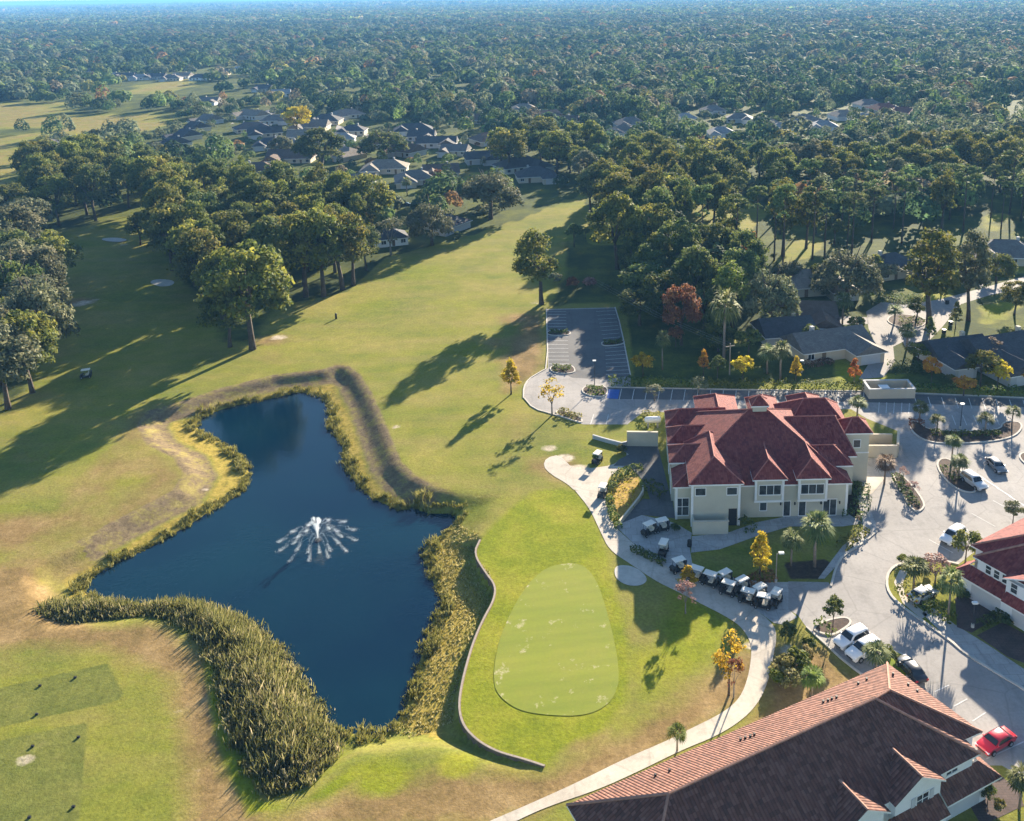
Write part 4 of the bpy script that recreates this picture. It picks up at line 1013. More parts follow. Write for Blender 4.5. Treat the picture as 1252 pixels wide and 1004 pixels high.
tplane([(-2.7, 6.85, 5.95), (14.5, 6.85, 5.95), (14.5, 13.9, 9.35), (3.4, 13.9, 9.35)], [((-2.7, 6.85, 5.95), (3.4, 13.9, 9.35))]); tplane([(-2.7, 6.85, 5.95), (3.4, 13.92, 9.33), (-2.0, 13.9, 6.1)])
tplane([(2.2, 5.8, 5.95), (5.6, 5.8, 7.6), (5.6, 10.6, 7.6), (2.2, 7.2, 5.98)], [((5.6, 5.8, 7.6), (5.6, 10.6, 7.6))]); tplane([(5.6, 5.8, 7.6), (9.2, 5.8, 5.95), (9.2, 7.2, 5.98), (5.6, 10.6, 7.6)])
tplane([(-4.9, 5.6, 3.05), (2.7, 5.6, 3.05), (2.7, 7.28, 4.2), (-3.4, 7.28, 4.2)]); tplane([(-4.9, 5.6, 3.05), (-3.4, 7.28, 4.2), (-3.4, 9.28, 4.2), (-4.9, 9.28, 3.05)]); tplane([(2.72, 5.2, 3.1), (14.5, 5.2, 3.1), (14.5, 6.28, 4.1), (2.72, 6.28, 4.1)])
def twall(s, n, z):
    p = th_(s, n, z); return wall_at(p[0], p[1], z, atan2(-TN.y, -TN.x))
for s in (-0.6, 0.6, 1.8): add_window(tw, twall(s, 7.3, 4.35), 0.75, 1.2, rows=2)
for s in (3.7, 6.2, 8.2): add_window(tw, twall(s, 6.3, 4.4), 0.85, 1.3, rows=2)
for s in (0.0, 5.9, 11.0): add_window(tw, twall(s, 6.3, 0.05), 4.3, 2.2, bars=False, glass='garage_grey', name='garage_door')
add_window(tw, wall_at(*th_(-4.2, 7.6, 0)[:2], 1.0, atan2(-TE.y, -TE.x)), 1.0, 1.4)
OCC.append((57, 104, 13)); HOUSE_SPOTS.append((58, 104, 14))

# ---------------------------------------------------------------- houses of the neighbourhood
WH = {'w': 'stucco_white', 't': 'stucco_tan', 'c': 'stucco', 'g': 'stucco_grey'}
RF = {'slate': ('shingle_slate', 'slate roofed'), 'grey': ('shingle_grey', 'grey roofed'), 'brown': ('shingle_brown', 'brown roofed'), 'tan': ('shingle_tan', 'tan roofed'), 'pale': ('shingle_pale', 'pale roofed'), 'red': ('shingle_red', 'reddish roofed')}
def house(px, py, w, d, rot, roof, wall, label, wing=0.45, gable=False, big=True, h=2.6, ws=1):
    x, y = G(px, py); y += d*0.3
    o = empty('house', (x, y, 0), radians(rot), label, 'house')
    mb = MB(); mb.box(-w/2, w/2, -d/2, d/2, -.3, h)
    wx0, wx1 = (w/2-w*wing, w/2) if ws > 0 else (-w/2, -w/2+w*wing)
    if wing: mb.box(wx0, wx1, -d/2-d*.45, -d/2-.002, -.3, h)
    rr = MB(); caps = []
    pit = 0.52
    hip(rr, caps, -w/2, w/2, -d/2, d/2, h, h+(d/2+.6)*pit, 'x', 0.2 if gable else None, 0.2 if gable else None, .6, .2)
    if wing: hip(rr, caps, wx0, wx1, -d/2-d*.45, d*.1, h+.02, h+.02+((wx1-wx0)/2+.6)*pit, 'y', 0.2 if gable else None, 0.3, .6, .2)
    if gable:
        for xe in (-w/2, w/2): mb.add([(xe, -d/2, h+.002), (xe, d/2, h+.002), (xe, 0, h+(d/2)*pit)], [(0, 1, 2)])
        if wing:
            xm = (wx0+wx1)/2; mb.add([(wx0, -d/2-d*.45, h+.002), (wx1, -d/2-d*.45, h+.002), (xm, -d/2-d*.45, h+(wx1-wx0)/2*pit)], [(0, 1, 2)])
    me = mb.mesh('wall'); link('wall', me, WH[wall], o)
    me = rr.mesh('roof'); fixn(me); roof_uv(me); ro = link('roof', me, [RF[roof][0], 'trim_white'], o)
    cx_ = -w*.2*ws; MB().box(cx_-.4, cx_+.4, .6, 1.5, h, h+(d/2)*pit+.9).build('chimney', WH['t' if wall != 't' else 'g'], ro)
    if wing:
        xm = (wx0+wx1)/2
        add_window(o, wall_at(xm, -d/2-d*.45, 0.05, -pi/2), min(4.8, (wx1-wx0)*.7), 2.2, bars=False, glass='garage_grey', name='garage_door')
    free = [(-w/2+1.6+i*3.2)*ws for i in range(int((w*(1-wing)-1)/3.2))] or [0]
    for i, u in enumerate(free):
        if i == len(free)//2: add_window(o, wall_at(u, -d/2, 0.02, -pi/2), 1.0, 2.1, bars=False, glass='wood_wall', name='door')
        else: add_window(o, wall_at(u, -d/2, 0.9, -pi/2), 1.5, 1.2, cols=2 if big else 1, bars=big)
    OCC.append((x, y, max(w, d)*.5)); HOUSE_SPOTS.append((x, y, max(w, d)*.55))
    return o
HL = [(1015,436,17,10,16,'grey','w','grey roofed ranch house with roof vents behind the hedge',0.4,True,True), (962,420,12,10,8,'slate','w','dark roofed left wing house beside the two fan palms',0,True,True), (985,400,15,11,-8,'brown','w','brown roofed house half hidden by the grey green oak',0.45,True,True),
 (1093,338,15,12,20,'slate','w','blue black roofed house beneath the flat topped pines',0.4,False,True), (1234,322,17,12,-12,'grey','t','grey roofed house behind the ragged trees at the street bend',0.4,False,True), (1172,447,13,10,14,'slate','w','slate roofed garage house beside the green lawn of the drive',0.4,True,True), (1238,448,20,13,18,'slate','w','large slate roofed house behind the orange and yellow hedge trees',0.4,True,True),
 (395,238,20,12,6,'slate','w','slate roofed street house below the big dark oak',0.35,False,True), (424,246,15,11,-6,'brown','w','brown roofed white house at the top of the fairway grove',0,False,True), (440,228,11,8,8,'grey','w','small grey roofed house beside the brown roofed white house',0,True,True), (470,212,18,11,4,'tan','t','tan roofed house left of the dark round oak street',0.4,False,True),
 (506,226,15,11,12,'grey','t','grey roofed house with an open garage facing the street',0.5,False,True), (538,218,14,11,10,'brown','w','brown roofed house with a white gable beside the red tree',0.5,True,True), (587,200,13,10,14,'slate','w','dark roofed house with a bright white gable',0.5,True,True), (556,190,12,9,-10,'grey','w','grey roofed house with a pale drive beside the bright gable',0.4,True,True),
 (655,222,15,11,10,'slate','t','dark roofed house in deep shade at the end of the fairway',0.4,False,True), (760,226,14,10,0,'slate','w','bluish roofed house hidden in shade behind the tree belt',0.4,False,True), (545,282,12,9,-30,'slate','w','dark roofed house with a terrace at the fairway edge between two grey oaks',0.4,False,True), (474,300,10,8,20,'slate','w','dark roofed house glimpsed behind the pale bare tree',0,False,True),
 (212,182,9,12,-38,'slate','w','first dark gabled house of the street row by the striped field',0.5,True,False), (226,172,9,12,-38,'slate','w','second dark gabled house of the street row by the striped field',0.5,True,False), (238,162,9,12,-38,'slate','w','third dark gabled house of the street row by the striped field',0.5,True,False), (254,152,10,12,-38,'grey','w','last house of the street row by the striped field',0.5,True,False),
 (322,168,17,11,20,'slate','w','teal grey roofed house with a white gable end',0.4,True,False), (328,182,14,10,12,'slate','w','dark roofed house below the teal grey roofed one',0.4,False,False), (352,185,13,10,-14,'grey','w','grey roofed house beside the spreading garden oak',0.4,True,False), (255,128,13,10,0,'grey','w','grey roofed house among the dark trees above the street row',0.4,True,False),
 (342,118,14,10,10,'pale','w','pale roofed house above the yellowish tree',0.4,True,False), (322,112,13,10,-10,'slate','w','dark roofed house next to the pale roofed one',0.4,True,False), (385,125,14,10,0,'grey','w','grey roofed house in the trees above the round oak',0.4,True,False), (430,165,14,10,0,'slate','w','dark roofed house by the striped street lawn',0.4,False,False), (418,175,12,9,8,'pale','w','pale roofed house beside the curving street',0.4,False,False), (515,172,13,10,0,'slate','g','bluish house among the oaks above the tan roofed street',0.4,True,False), (640,138,16,11,8,'tan','w','tan roofed house alone in the woods beyond the fairway',0.4,False,False)]
ROW = [('grey', 'w'), ('pale', 'w'), ('slate', 'w'), ('pale', 'w'), ('slate', 'g'), ('grey', 'w'), ('tan', 'w'), ('slate', 'w'), ('grey', 'w'), ('pale', 'w')]
for i, (px, py) in enumerate(((117,90),(136,96),(152,96),(170,98),(190,97),(208,99),(222,96),(243,98),(268,92),(292,88))):
    HL.append((px, py, 17, 11, (-10, 8, 4, 14, 0, 6, -8, 10, 2, 6)[i], ROW[i][0], ROW[i][1], '%s roofed house, %s from the open end of the row above the golden strip' % (ROW[i][0], 'first second third fourth fifth sixth seventh eighth ninth tenth'.split()[i]), 0.4, i % 2 == 0, False))
for a in ((762,166,14,10,10,'grey','w','white gabled house alone in the pines beyond the belt'), (868,188,22,10,0,'slate','w','long flat blue roofed building behind the tree belt'), (838,150,13,10,10,'pale','w','pale roofed house at the start of the sunlit estate'), (882,168,13,10,0,'pale','w','pale house above the long flat blue roofed building'), (905,150,14,10,-10,'grey','w','grey roofed house in the sunlit estate beside a pale one'),
          (935,155,13,10,10,'tan','w','tan roofed house in the middle of the sunlit estate'), (958,163,14,10,0,'pale','w','pale roofed house at the lower edge of the sunlit estate'), (985,152,14,10,12,'grey','w','grey roofed house above the yellowish belt trees'), (1008,160,14,10,-8,'pale','w','bright pale house at the right of the sunlit estate'), (1032,146,14,10,6,'tan','w','tan house beside the pinkish roofs of the estate'),
          (1058,150,13,10,0,'pale','w','pale house in front of the pinkish roofs of the estate'), (1082,138,17,11,8,'red','t','reddish roofed house with a broad gable in the estate'), (1105,143,17,11,-6,'red','t','second reddish roofed house at the end of the estate'), (1062,132,15,10,4,'grey','w','grey roofed house behind the reddish roofed ones'), (872,140,14,10,4,'grey','w','small grey roofed house at the back of the estate'),
          (445,97,14,10,0,'pale','w','white house half seen in the far woods above the street'), (555,90,16,10,6,'pale','w','pale house in the far woods beside the gold clearing'), (602,66,18,11,0,'pale','w','distant white house in the mid woods'), (582,66,15,10,0,'slate','w','distant dark roofed house beside the white one'), (545,44,30,16,0,'pale','w','distant long pale building in the hazy woods'),
          (1116,82,26,14,0,'pale','w','distant white roofed building in the woods to the right'), (232,22,60,24,0,'pale','w','long pale building far off near the horizon'), (1145,76,18,12,0,'pale','w','small distant white house next to the white roofed building'), (962,82,18,12,0,'slate','w','distant bluish house deep in the woods'), (935,78,16,11,0,'pale','w','distant pale house left of the bluish one'), (30,83,16,11,0,'slate','w','dark roofed house at the far left among round trees'), (6,88,16,11,8,'pale','w','pale house at the very edge of the field above the golf course'), (55,182,12,9,0,'slate','w','dark roofed house among trees beyond the golden field')):
    HL.append(a+(0.4, False, False))
rh = random.Random(41); extra = []
for ex_poly, n_ex in (([(285,122),(420,140),(560,166),(640,186),(645,214),(560,204),(440,192),(330,222),(300,215)], 16), ([(560,120),(820,150),(830,180),(700,182),(560,150)], 6), ([(1000,366),(1060,330),(1010,322),(960,360)], 2)):
    A = np.array(ex_poly, float)
    for tr in range(900):
        if len(extra) >= 60 or sum(1 for e in extra if e[-1] == n_ex) >= n_ex: break
        px, py = rh.uniform(A[:, 0].min(), A[:, 0].max()), rh.uniform(A[:, 1].min(), A[:, 1].max())
        if sdist(np.array([px]), np.array([py]), A)[0][0] < 0: continue
        x, y = G(px, py)
        if any(hypot(x-G(h_[0], h_[1])[0], y-G(h_[0], h_[1])[1]) < (h_[2]+17)*.62+4 for h_ in HL): continue
        if any(sdist(np.array([x]), np.array([y]), GP(s_))[0][0] > -9 for s_ in STREETS): continue
        rf = rh.choice(['slate', 'grey', 'brown', 'brown', 'tan']); h_ = (px, py, rh.uniform(14, 20), rh.uniform(10, 13), rh.choice([-35, -12, 0, 8, 14, 30]), rf, rh.choice('tgct'),
              '%s roofed house half hidden by trees in the estate beyond the fairway grove' % rf, .4, rh.random() < .4, False)
        HL.append(h_); extra.append((px, py, n_ex))
for a in HL:
    px, py, w, d, rot, rf, wa, lb, wing, gb, bg_ = a
    if py < 330: w *= 1.12; d *= 1.1
    if wa == 'w' and rf in ('slate', 'grey', 'brown') and (int(px) % 3): wa = 'tgc'[int(px) % 3-1]
    ho = house(px, py, w, d, rot, rf, wa, lb, wing, gb, bg_, ws=1 if (int(px) % 2) else -1)
    if 'half hidden by trees in the estate' in lb: ho['group'] = rf+' roofed houses half hidden in the estate'

# ================================================================== TREES
def quads(cent, nrm, size, asp=1.0):
    """square leaf clumps facing nrm"""
    n = len(cent)
    nrm = nrm/np.maximum(np.linalg.norm(nrm, axis=1)[:, None], 1e-6)
    r = NR.normal(0, 1, (n, 3)); a = np.cross(nrm, r); a /= np.maximum(np.linalg.norm(a, axis=1)[:, None], 1e-6)
    b_ = np.cross(nrm, a)
    s = (size*NR.uniform(0.6, 1.25, n))[:, None]*0.5
    a = a*s*asp; b_ = b_*s
    V = np.stack([cent-a-b_*0.4, cent-a*0.1-b_, cent+a+b_*0.3, cent+a*0.2+b_], 1).reshape(-1, 3)
    return V, np.arange(n*4).reshape(n, 4)

def clump_crown(n_cl, R_, zc, hz, clr, nq, size, flat=0.75, top=0.25, up=0.25, seed=0, droop=0.0, shape=None):
    """leaf clumps spread through an uneven crown; returns V, F, tint"""
    rg = np.random.default_rng(seed)
    cs = []
    while len(cs) < n_cl:
        p = rg.normal(0, 1, 3); p /= np.linalg.norm(p)
        if p[2] < -0.55: continue
        rr = rg.uniform(0.55, 1.0)**0.6
        q = np.array([p[0]*R_*rr, p[1]*R_*rr, zc+p[2]*hz*rr])
        if shape is not None:
            k = shape((q[2]-(zc-hz))/(2*hz)); q[0] *= k; q[1] *= k
        cs.append(q)
    cs = np.array(cs)
    Vs, Fs, Ts = [], [], []; k0 = 0
    for i, c in enumerate(cs):
        r = clr*rg.uniform(0.65, 1.25)
        m_ = int(nq*rg.uniform(0.8, 1.2))
        d = rg.normal(0, 1, (m_, 3)); d /= np.linalg.norm(d, axis=1)[:, None]
        d[:, 2] = np.where(d[:, 2] < -0.3, -d[:, 2]*0.5, d[:, 2])
        pos = c+d*np.array([r, r, r*flat])*rg.uniform(0.55, 1.05, m_)[:, None]
        pos[:, 2] -= droop*rg.uniform(0, 1, m_)*r
        nn = d+rg.normal(0, 0.55, (m_, 3))+np.array([0, 0, up])
        V, F = quads(pos, nn, np.full(m_, size))
        Vs.append(V); Fs.append(F+k0); k0 += len(V)
        Ts.append(np.clip(rg.uniform(0.15, 0.75)+rg.uniform(-0.25, 0.3, m_)+0.12*(d[:, 2]), 0, 1))
    return np.concatenate(Vs), np.concatenate(Fs), np.concatenate(Ts)

def crown_mesh(name, parts):
    V = []; F = []; T = []; k = 0
    for v, f, t_ in parts:
        V.append(v); F.append(f+k); T.append(t_); k += len(v)
    return np_mesh(name, np.concatenate(V), np.concatenate(F), {'tint': ('FACE', np.concatenate(T))})

def trunk_mesh(name, h, r, limbs, spread, lean=(0, 0), seed=0, split=0.45):
    rg = random.Random(seed); mb = MB()
    top = Vector((lean[0], lean[1], h*split))
    mb.tube([(0, 0, -0.4), (lean[0]*.3, lean[1]*.3, h*split*.4), top], [r*1.35, r*0.95, r*0.75], 8)
    for i in range(limbs):
        a = 2*pi*i/limbs+rg.uniform(-.4, .4); e = spread*rg.uniform(.55, 1.0)
        p2 = top+Vector((cos(a)*e*.45, sin(a)*e*.45, h*.18*rg.uniform(.7, 1.3)))
        p3 = top+Vector((cos(a)*e, sin(a)*e, h*(0.30+.15*rg.random())))
        mb.tube([top-Vector((0, 0, .3)), p2, p3], [r*.55, r*.36, r*.12], 6)
    return mb.mesh(name, True)

def build_tree(name, crown_me, crown_mat, trunk_me, trunk_mat, part='crown'):
    """prototype: root > trunk, crown.  Materials sit on the object so copies can share meshes"""
    root = empty(name)
    for nm, me, mt in (('trunk', trunk_me, trunk_mat), (part, crown_me, crown_mat)):
        if not me.materials: me.materials.append(MATS[mt])
        o = bpy.data.objects.new(nm, me); COL.objects.link(o); o.parent = root
        o.material_slots[0].link = 'OBJECT'; o.material_slots[0].material = MATS[mt]
    return root

OAK_C, OAK_T, PINE_C, PINE_T, PALM_C, PALM_T, CONE_C, RND_C, SM_T, BUSH_C, SHED_C = [], [], [], [], [], [], [], [], [], [], []
for s in range(5):      # broad oaks: nominal height 20 m, crown radius 7.5
    OAK_C.append(crown_mesh('oak_crown', [clump_crown(48, 6.1, 11.2, 7.4, 2.3, 105, 0.74, 0.85, seed=s)]))
    OAK_T.append(trunk_mesh('oak_trunk', 20, 0.5, 5, 4.5, (R.uniform(-.8, .8), R.uniform(-.8, .8)), s, 0.34))
DOME_C = [crown_mesh('dome_crown', [clump_crown(60, 7.0, 6.6, 6.0, 2.1, 105, 0.66, 0.85, seed=15+s)]) for s in range(2)]     # low spreading oaks, nominal 14 m
for s in range(3):      # tall narrow broadleaf
    SHED_C.append(crown_mesh('tall_crown', [clump_crown(38, 4.0, 11.6, 7.8, 1.9, 95, 0.68, 1.0, seed=20+s)]))
for s in range(3):      # pines: long bare trunk, tufted top; nominal 22 m
    PINE_C.append(crown_mesh('pine_crown', [clump_crown(17, 3.3, 18.2, 2.7, 1.45, 90, 0.55, 0.7, seed=40+s), clump_crown(4, 2.6, 13.5, 1.6, 0.9, 55, 0.5, 0.7, seed=50+s)]))
    mb = MB(); mb.tube([(0, 0, -.4), (.15, .1, 8), (.1+s*.1, -.1, 19.5)], [.36, .27, .1], 7)
    for k in range(7):
        a = k*2.4+s; z = 12.5+k*0.95; mb.tube([(.1, 0, z), (.1+cos(a)*2.2, sin(a)*2.2, z+1.0)], [.1, .03], 5)
    PINE_T.append(mb.mesh('pine_trunk', True))
def palm_crown(seed, z, L=2.5, nf=46):
    rg = np.random.default_rng(seed); V = []; T = []
    for i in range(nf):
        a = rg.uniform(0, 2*pi); el = rg.uniform(-0.6, 1.25); ln = L*rg.uniform(.75, 1.1)
        d = np.array([cos(a)*cos(el), sin(a)*cos(el), sin(el)]); side = np.array([-sin(a), cos(a), 0])
        hub = np.array([0, 0, z])+d*ln*0.45; hub[2] -= 0.05
        tint = np.clip(rg.uniform(.2, .8)-(0.2 if el < -0.2 else 0), 0, 1)
        for k in range(7):      # fan of leaflets
            b_ = (k-3)/3*1.15; dd = d*cos(b_)+side*sin(b_); tip = hub+dd*ln*0.62+np.array([0, 0, -0.28*abs(b_)-0.22*ln*cos(el)])
            w = np.cross(dd, [0, 0, 1.0]); w = w/max(np.linalg.norm(w), 1e-3)*0.12
            m_ = hub+dd*ln*0.33
            V += [hub, m_-w, tip, m_+w]; T.append(np.clip(tint+rg.uniform(-.1, .2), 0, 1))
        w = side*0.05
        V += [np.array([0, 0, z])-w, hub-w, hub+w, np.array([0, 0, z])+w]; T.append(tint)
    V = np.array(V); return V, np.arange(len(V)).reshape(-1, 4), np.array(T)
for s in range(3):
    PALM_C.append(crown_mesh('palm_crown', [palm_crown(60+s, 6.0), ]))
    mb = MB(); mb.tube([(0, 0, -.3), (.08, .05, 3), (0, 0, 6.1)], [.24, .19, .2], 8); PALM_T.append(mb.mesh('palm_trunk', True))
for s in range(3):      # conical young cypress, nominal 8 m
    CONE_C.append(crown_mesh('cone_crown', [clump_crown(46, 1.75, 4.2, 3.5, 0.55, 62, 0.27, 1.0, seed=70+s, shape=lambda k: max(0.16, 1.32-1.2*k))]))
for s in range(3):      # small rounded tree, nominal 6 m
    RND_C.append(crown_mesh('round_crown', [clump_crown(20, 1.9, 3.9, 1.7, 0.85, 85, 0.36, 0.85, seed=80+s)]))
    SM_T.append(trunk_mesh('small_trunk', 7, 0.13, 4, 1.2, (0, 0), s, 0.35))
SPARSE_C = [crown_mesh('sparse_crown', [clump_crown(18, 1.7, 4.6, 2.6, 0.7, 34, 0.3, 1.1, seed=90+s)]) for s in range(2)]
for s in range(4):      # shrubs, nominal 2 m tall, radius 1.3
    BUSH_C.append(crown_mesh('bush_leaves', [clump_crown(14, 0.85, 0.95, 0.75, 0.5, 80, 0.24, 0.85, seed=100+s)]))

PROTO = {}
def proto(key, name, cm, cmat, tm, tmat):
    r = build_tree(name, cm, cmat, tm, tmat); PROTO[key] = [r, False]
for i in range(5): proto(('oak', i), 'oak_tree', OAK_C[i], 'oak_leaf', OAK_T[i], 'bark')
for i in range(2): proto(('dome', i), 'oak_tree', DOME_C[i], 'grey_leaf', OAK_T[i], 'bark')
for i in range(3): proto(('tall', i), 'broadleaf_tree', SHED_C[i], 'oak_leaf', OAK_T[i], 'bark')
for i in range(3): proto(('pine', i), 'pine_tree', PINE_C[i], 'pine_leaf', PINE_T[i], 'bark')
for i in range(3): proto(('palm', i), 'palm_tree', PALM_C[i], 'palm_leaf', PALM_T[i], 'palm_bark')
for i in range(3): proto(('cone', i), 'cypress_tree', CONE_C[i], 'gold_leaf', SM_T[i], 'bark')
for i in range(3): proto(('round', i), 'small_tree', RND_C[i], 'dark_leaf', SM_T[i], 'bark')
for i in range(2): proto(('sparse', i), 'young_tree', SPARSE_C[i], 'orange_leaf', SM_T[i], 'grey_bark')
NOM = {'dome': (14.2, 8.8), 'oak': (20.2, 8.0), 'tall': (20.6, 5.6), 'pine': (22.2, 4.6), 'palm': (8.0, 2.3), 'cone': (8.3, 2.2), 'round': (6.3, 2.6), 'sparse': (7.8, 2.2)}
TREES = []     # (root, key, px, py)
def plant(kind, x, y, h, rad=None, mat=None, label=None, cat='tree', group=None, name=None, i=None, lean=(0, 0), tmat=None):
    n = sum(1 for k in PROTO if k[0] == kind)
    key = (kind, R.randrange(n) if i is None else i % n)
    pr = PROTO[key]
    if not pr[1]: o = pr[0]; pr[1] = True; kids = list(o.children)
    else:
        o = pr[0].copy(); COL.objects.link(o); kids = []
        for ch in pr[0].children:
            c = ch.copy(); COL.objects.link(c); c.parent = o; kids.append(c)
    if name: o.name = name
    nh, nr = NOM[kind]; sz = h/nh; sr = (rad/nr) if rad else sz
    o.location = (x, y, ground_z(x, y) if -110 < x < 50 and y < 215 else 0)
    o.rotation_euler = (lean[0], lean[1], R.uniform(0, 2*pi)); o.scale = (sr, sr, sz)
    for c in kids:
        if len(c.material_slots) == 0: continue
        nm = c.name.split('.')[0]
        base = {'dome': 'grey_leaf', 'oak': 'oak_leaf', 'tall': 'oak_leaf', 'pine': 'pine_leaf', 'palm': 'palm_leaf', 'cone': 'gold_leaf', 'round': 'dark_leaf', 'sparse': 'orange_leaf'}[kind]
        if nm == 'crown': c.material_slots[0].material = MATS[mat or base]
        elif tmat: c.material_slots[0].material = MATS[tmat]
    tag(o, label, cat, group)
    return o
def plant_px(kind, px, py, top, wpx=None, **kw):
    x, y = G(px, py); h = pxh(px, py, top)
    rad = wpx/ppm(px, py)/2 if wpx else None
    o = plant(kind, x, y, h, rad, **kw); OCC.append((x, y, (rad or h*0.35)))
    return o
# ---- individually placed trees, foot px, top row, width px
plant_px('tall', 662, 372, 279, 62, i=1, label='lone leaning oak standing by itself on the fairway above the small car park', name='oak_tree', lean=(0, -0.10))
T = plant_px
T('cone', 625, 482, 437, 32, i=0, label='golden cypress alone on the fairway left of the car park roundabout', cat='cypress')
T('sparse', 675, 508, 460, 34, i=0, mat='gold_leaf', label='half bare tree with a yellow top on the kerb at the car park roundabout')
T('cone', 929, 706, 645, 36, i=1, mat='gold_leaf', label='tall yellow cypress on the shaded lawn before the clubhouse', cat='cypress')
T('cone', 841, 722, 690, 30, i=2, mat='gold_leaf', label='yellow topped cypress beside the first golf carts of the row', cat='cypress')
T('sparse', 838, 750, 708, 30, i=1, mat='pink_twig', label='pinkish bare shrub just below the yellow topped cypress by the cart path')
T('sparse', 891, 850, 770, 48, i=0, mat='gold_leaf', label='thin yellow and orange tree on the brown bank beside the cart path bend', tmat='bark')
T('sparse', 897, 853, 800, 30, i=1, mat='rust_leaf', label='rust coloured sapling at the foot of the thin yellow tree by the path')
T('oak', 833, 422, 345, 54, i=2, mat='rust_leaf', label='big rust red tree at the edge of the woods above the hedge', name='maple_tree')
T('round', 826, 424, 396, 24, i=0, mat='rust_leaf', label='small reddish tree beneath the big rust red tree')
for a in ((860,460,426,20,'orange_leaf','slim orange tree on the hedge line below the rust red tree'), (908,466,432,32,'gold_leaf','plump yellow tree behind the hedge beside the power pole'),
          (973,466,434,20,'gold_leaf','narrow amber tree behind the hedge by two fan palms'), (1044,470,436,22,'orange_leaf','thin orange sapling behind the hedge at the end of the ranch house lawn'),
          (1138,474,433,25,'orange_leaf','bright orange tree behind the hedge right of the walled bin store'), (1178,484,458,32,'orange_leaf','low bushy orange tree at the hedge beside the lamp post'),
          (1219,478,436,36,'gold_leaf','yellow and green tree in front of the slate roofed house'), (1198,474,424,46,'oak_leaf','olive tinted tree between two yellow ones before the slate roofed house'),
          (1250,470,446,26,'orange_leaf','orange tree at the end of the hedge near the slate roofed house'), (786,462,428,30,'gold_leaf','golden shrub like tree at the corner of the shaded car park')):
    T('round' if a[3] > 24 else 'cone', a[0], a[1], a[2], a[3], mat=a[4], label=a[5])
# palms
PL = [(938,457,421,27,'left of the pair of tall fan palms beside the ranch house'), (954,463,417,27,'right of the pair of tall fan palms beside the ranch house'), (1030,396,358,24,'tall round headed palm behind the ranch house lawn'),
      (1093,396,373,22,'round palm on the island of the cul-de-sac, the farther one'), (1108,428,396,24,'round palm below the cul-de-sac island beside the drive'),
      (1048,510,485,24,'pale palm between the clubhouse roof and the bin store'), (1124,518,490,20,'palm at the tip of the long court island beside its dark shrubs'), (1145,529,507,20,'small palm in the hedge of the long court island'),
      (1204,531,505,22,'palm in the middle of the long court island hedge'), (1237,521,496,20,'palm at the far tip of the long court island'), (1164,560,532,22,'palm standing in the court between the two planted islands'),
      (1172,586,556,24,'palm on the small island beside a parked car'), (996,693,627,42,'large full sabal palm in the dark bed below the clubhouse'), (967,692,648,26,'slender palm with a bare trunk left of the large sabal palm'),
      (1159,757,693,30,'tall palm by the corner of the townhouse driveway'), (1117,722,683,34,'bushy palm on the road bulb beside the parked silver car'), (828,918,888,26,'short lime palm beside the concrete cart path'),
      (1070,822,788,34,'bushy palm in front of the second white car'), (992,852,818,32,'small bright palm on the slope above the big tiled roof'), (810,452,404,20,'thin palm with a pale trunk standing at the edge of the shaded woods'),
      (1246,990,938,34,'palm at the lower corner by the townhouse walk'), (1081,592,556,26,'brownish palm beside the clubhouse patio wall'), (885,440,350,36,'tall palm with pale hanging crown in the shade by the woods'),
      (392,245,212,22,'palm beside the slate roofed house on the fairway street'), (378,248,214,20,'second palm beside the slate roofed house on the fairway street'), (498,240,216,14,'little palm in front of the tan roofed house')]
for px, py, top, w, lb in PL:
    T('palm', px, py, top, w, label=lb+(' with fan leaves' if len(lb.split()) < 8 else ''), cat='palm', mat='thatch_leaf' if 'brownish' in lb else 'lime_leaf' if 'lime' in lb or 'bright' in lb else None)
T('round', 1018, 771, 728, 28, i=1, mat='dark_leaf', label='neat round green tree on the planted island by the white cars')
T('round', 1238, 642, 610, 26, i=2, mat='grey_leaf', label='grey green tree at the townhouse corner by the parking bays')
T('round', 1180, 690, 645, 40, i=0, mat='oak_leaf', label='leafy green tree beside the white car near the townhouse')
T('sparse', 1143, 716, 677, 44, i=1, mat='pink_twig', label='reddish pink tree on the road bulb before the townhouse')
T('sparse', 1104, 585, 570, 16, i=0, mat='pink_twig', label='pinkish bare shrub at the head of the hedge strip')
T('sparse', 1116, 606, 588, 20, i=1, mat='pink_twig', label='pinkish bare shrub half way along the hedge strip')
T('cone', 1136, 418, 386, 20, i=0, mat='dark_leaf', label='dark pointed juniper at the mouth of the drive', cat='juniper')
T('cone', 1168, 402, 366, 20, i=1, mat='dark_leaf', label='dark juniper under the tall trees beside the green lawn', cat='juniper')
T('round', 877, 466, 434, 24, i=1, mat='dark_leaf', label='dark green tree on the hedge beside the slim orange tree')
T('cone', 1207, 985, 952, 20, i=2, mat='dark_leaf', label='clipped dark cypress beside the garage of the tiled house', cat='cypress')
T('sparse', 854, 480, 460, 30, i=0, mat='grey_leaf', label='bare grey shrub in front of the hedge on the parking lane')
T('sparse', 800, 490, 470, 30, i=1, mat='grey_leaf', label='grey leafless tree on the lane behind the clubhouse corner')
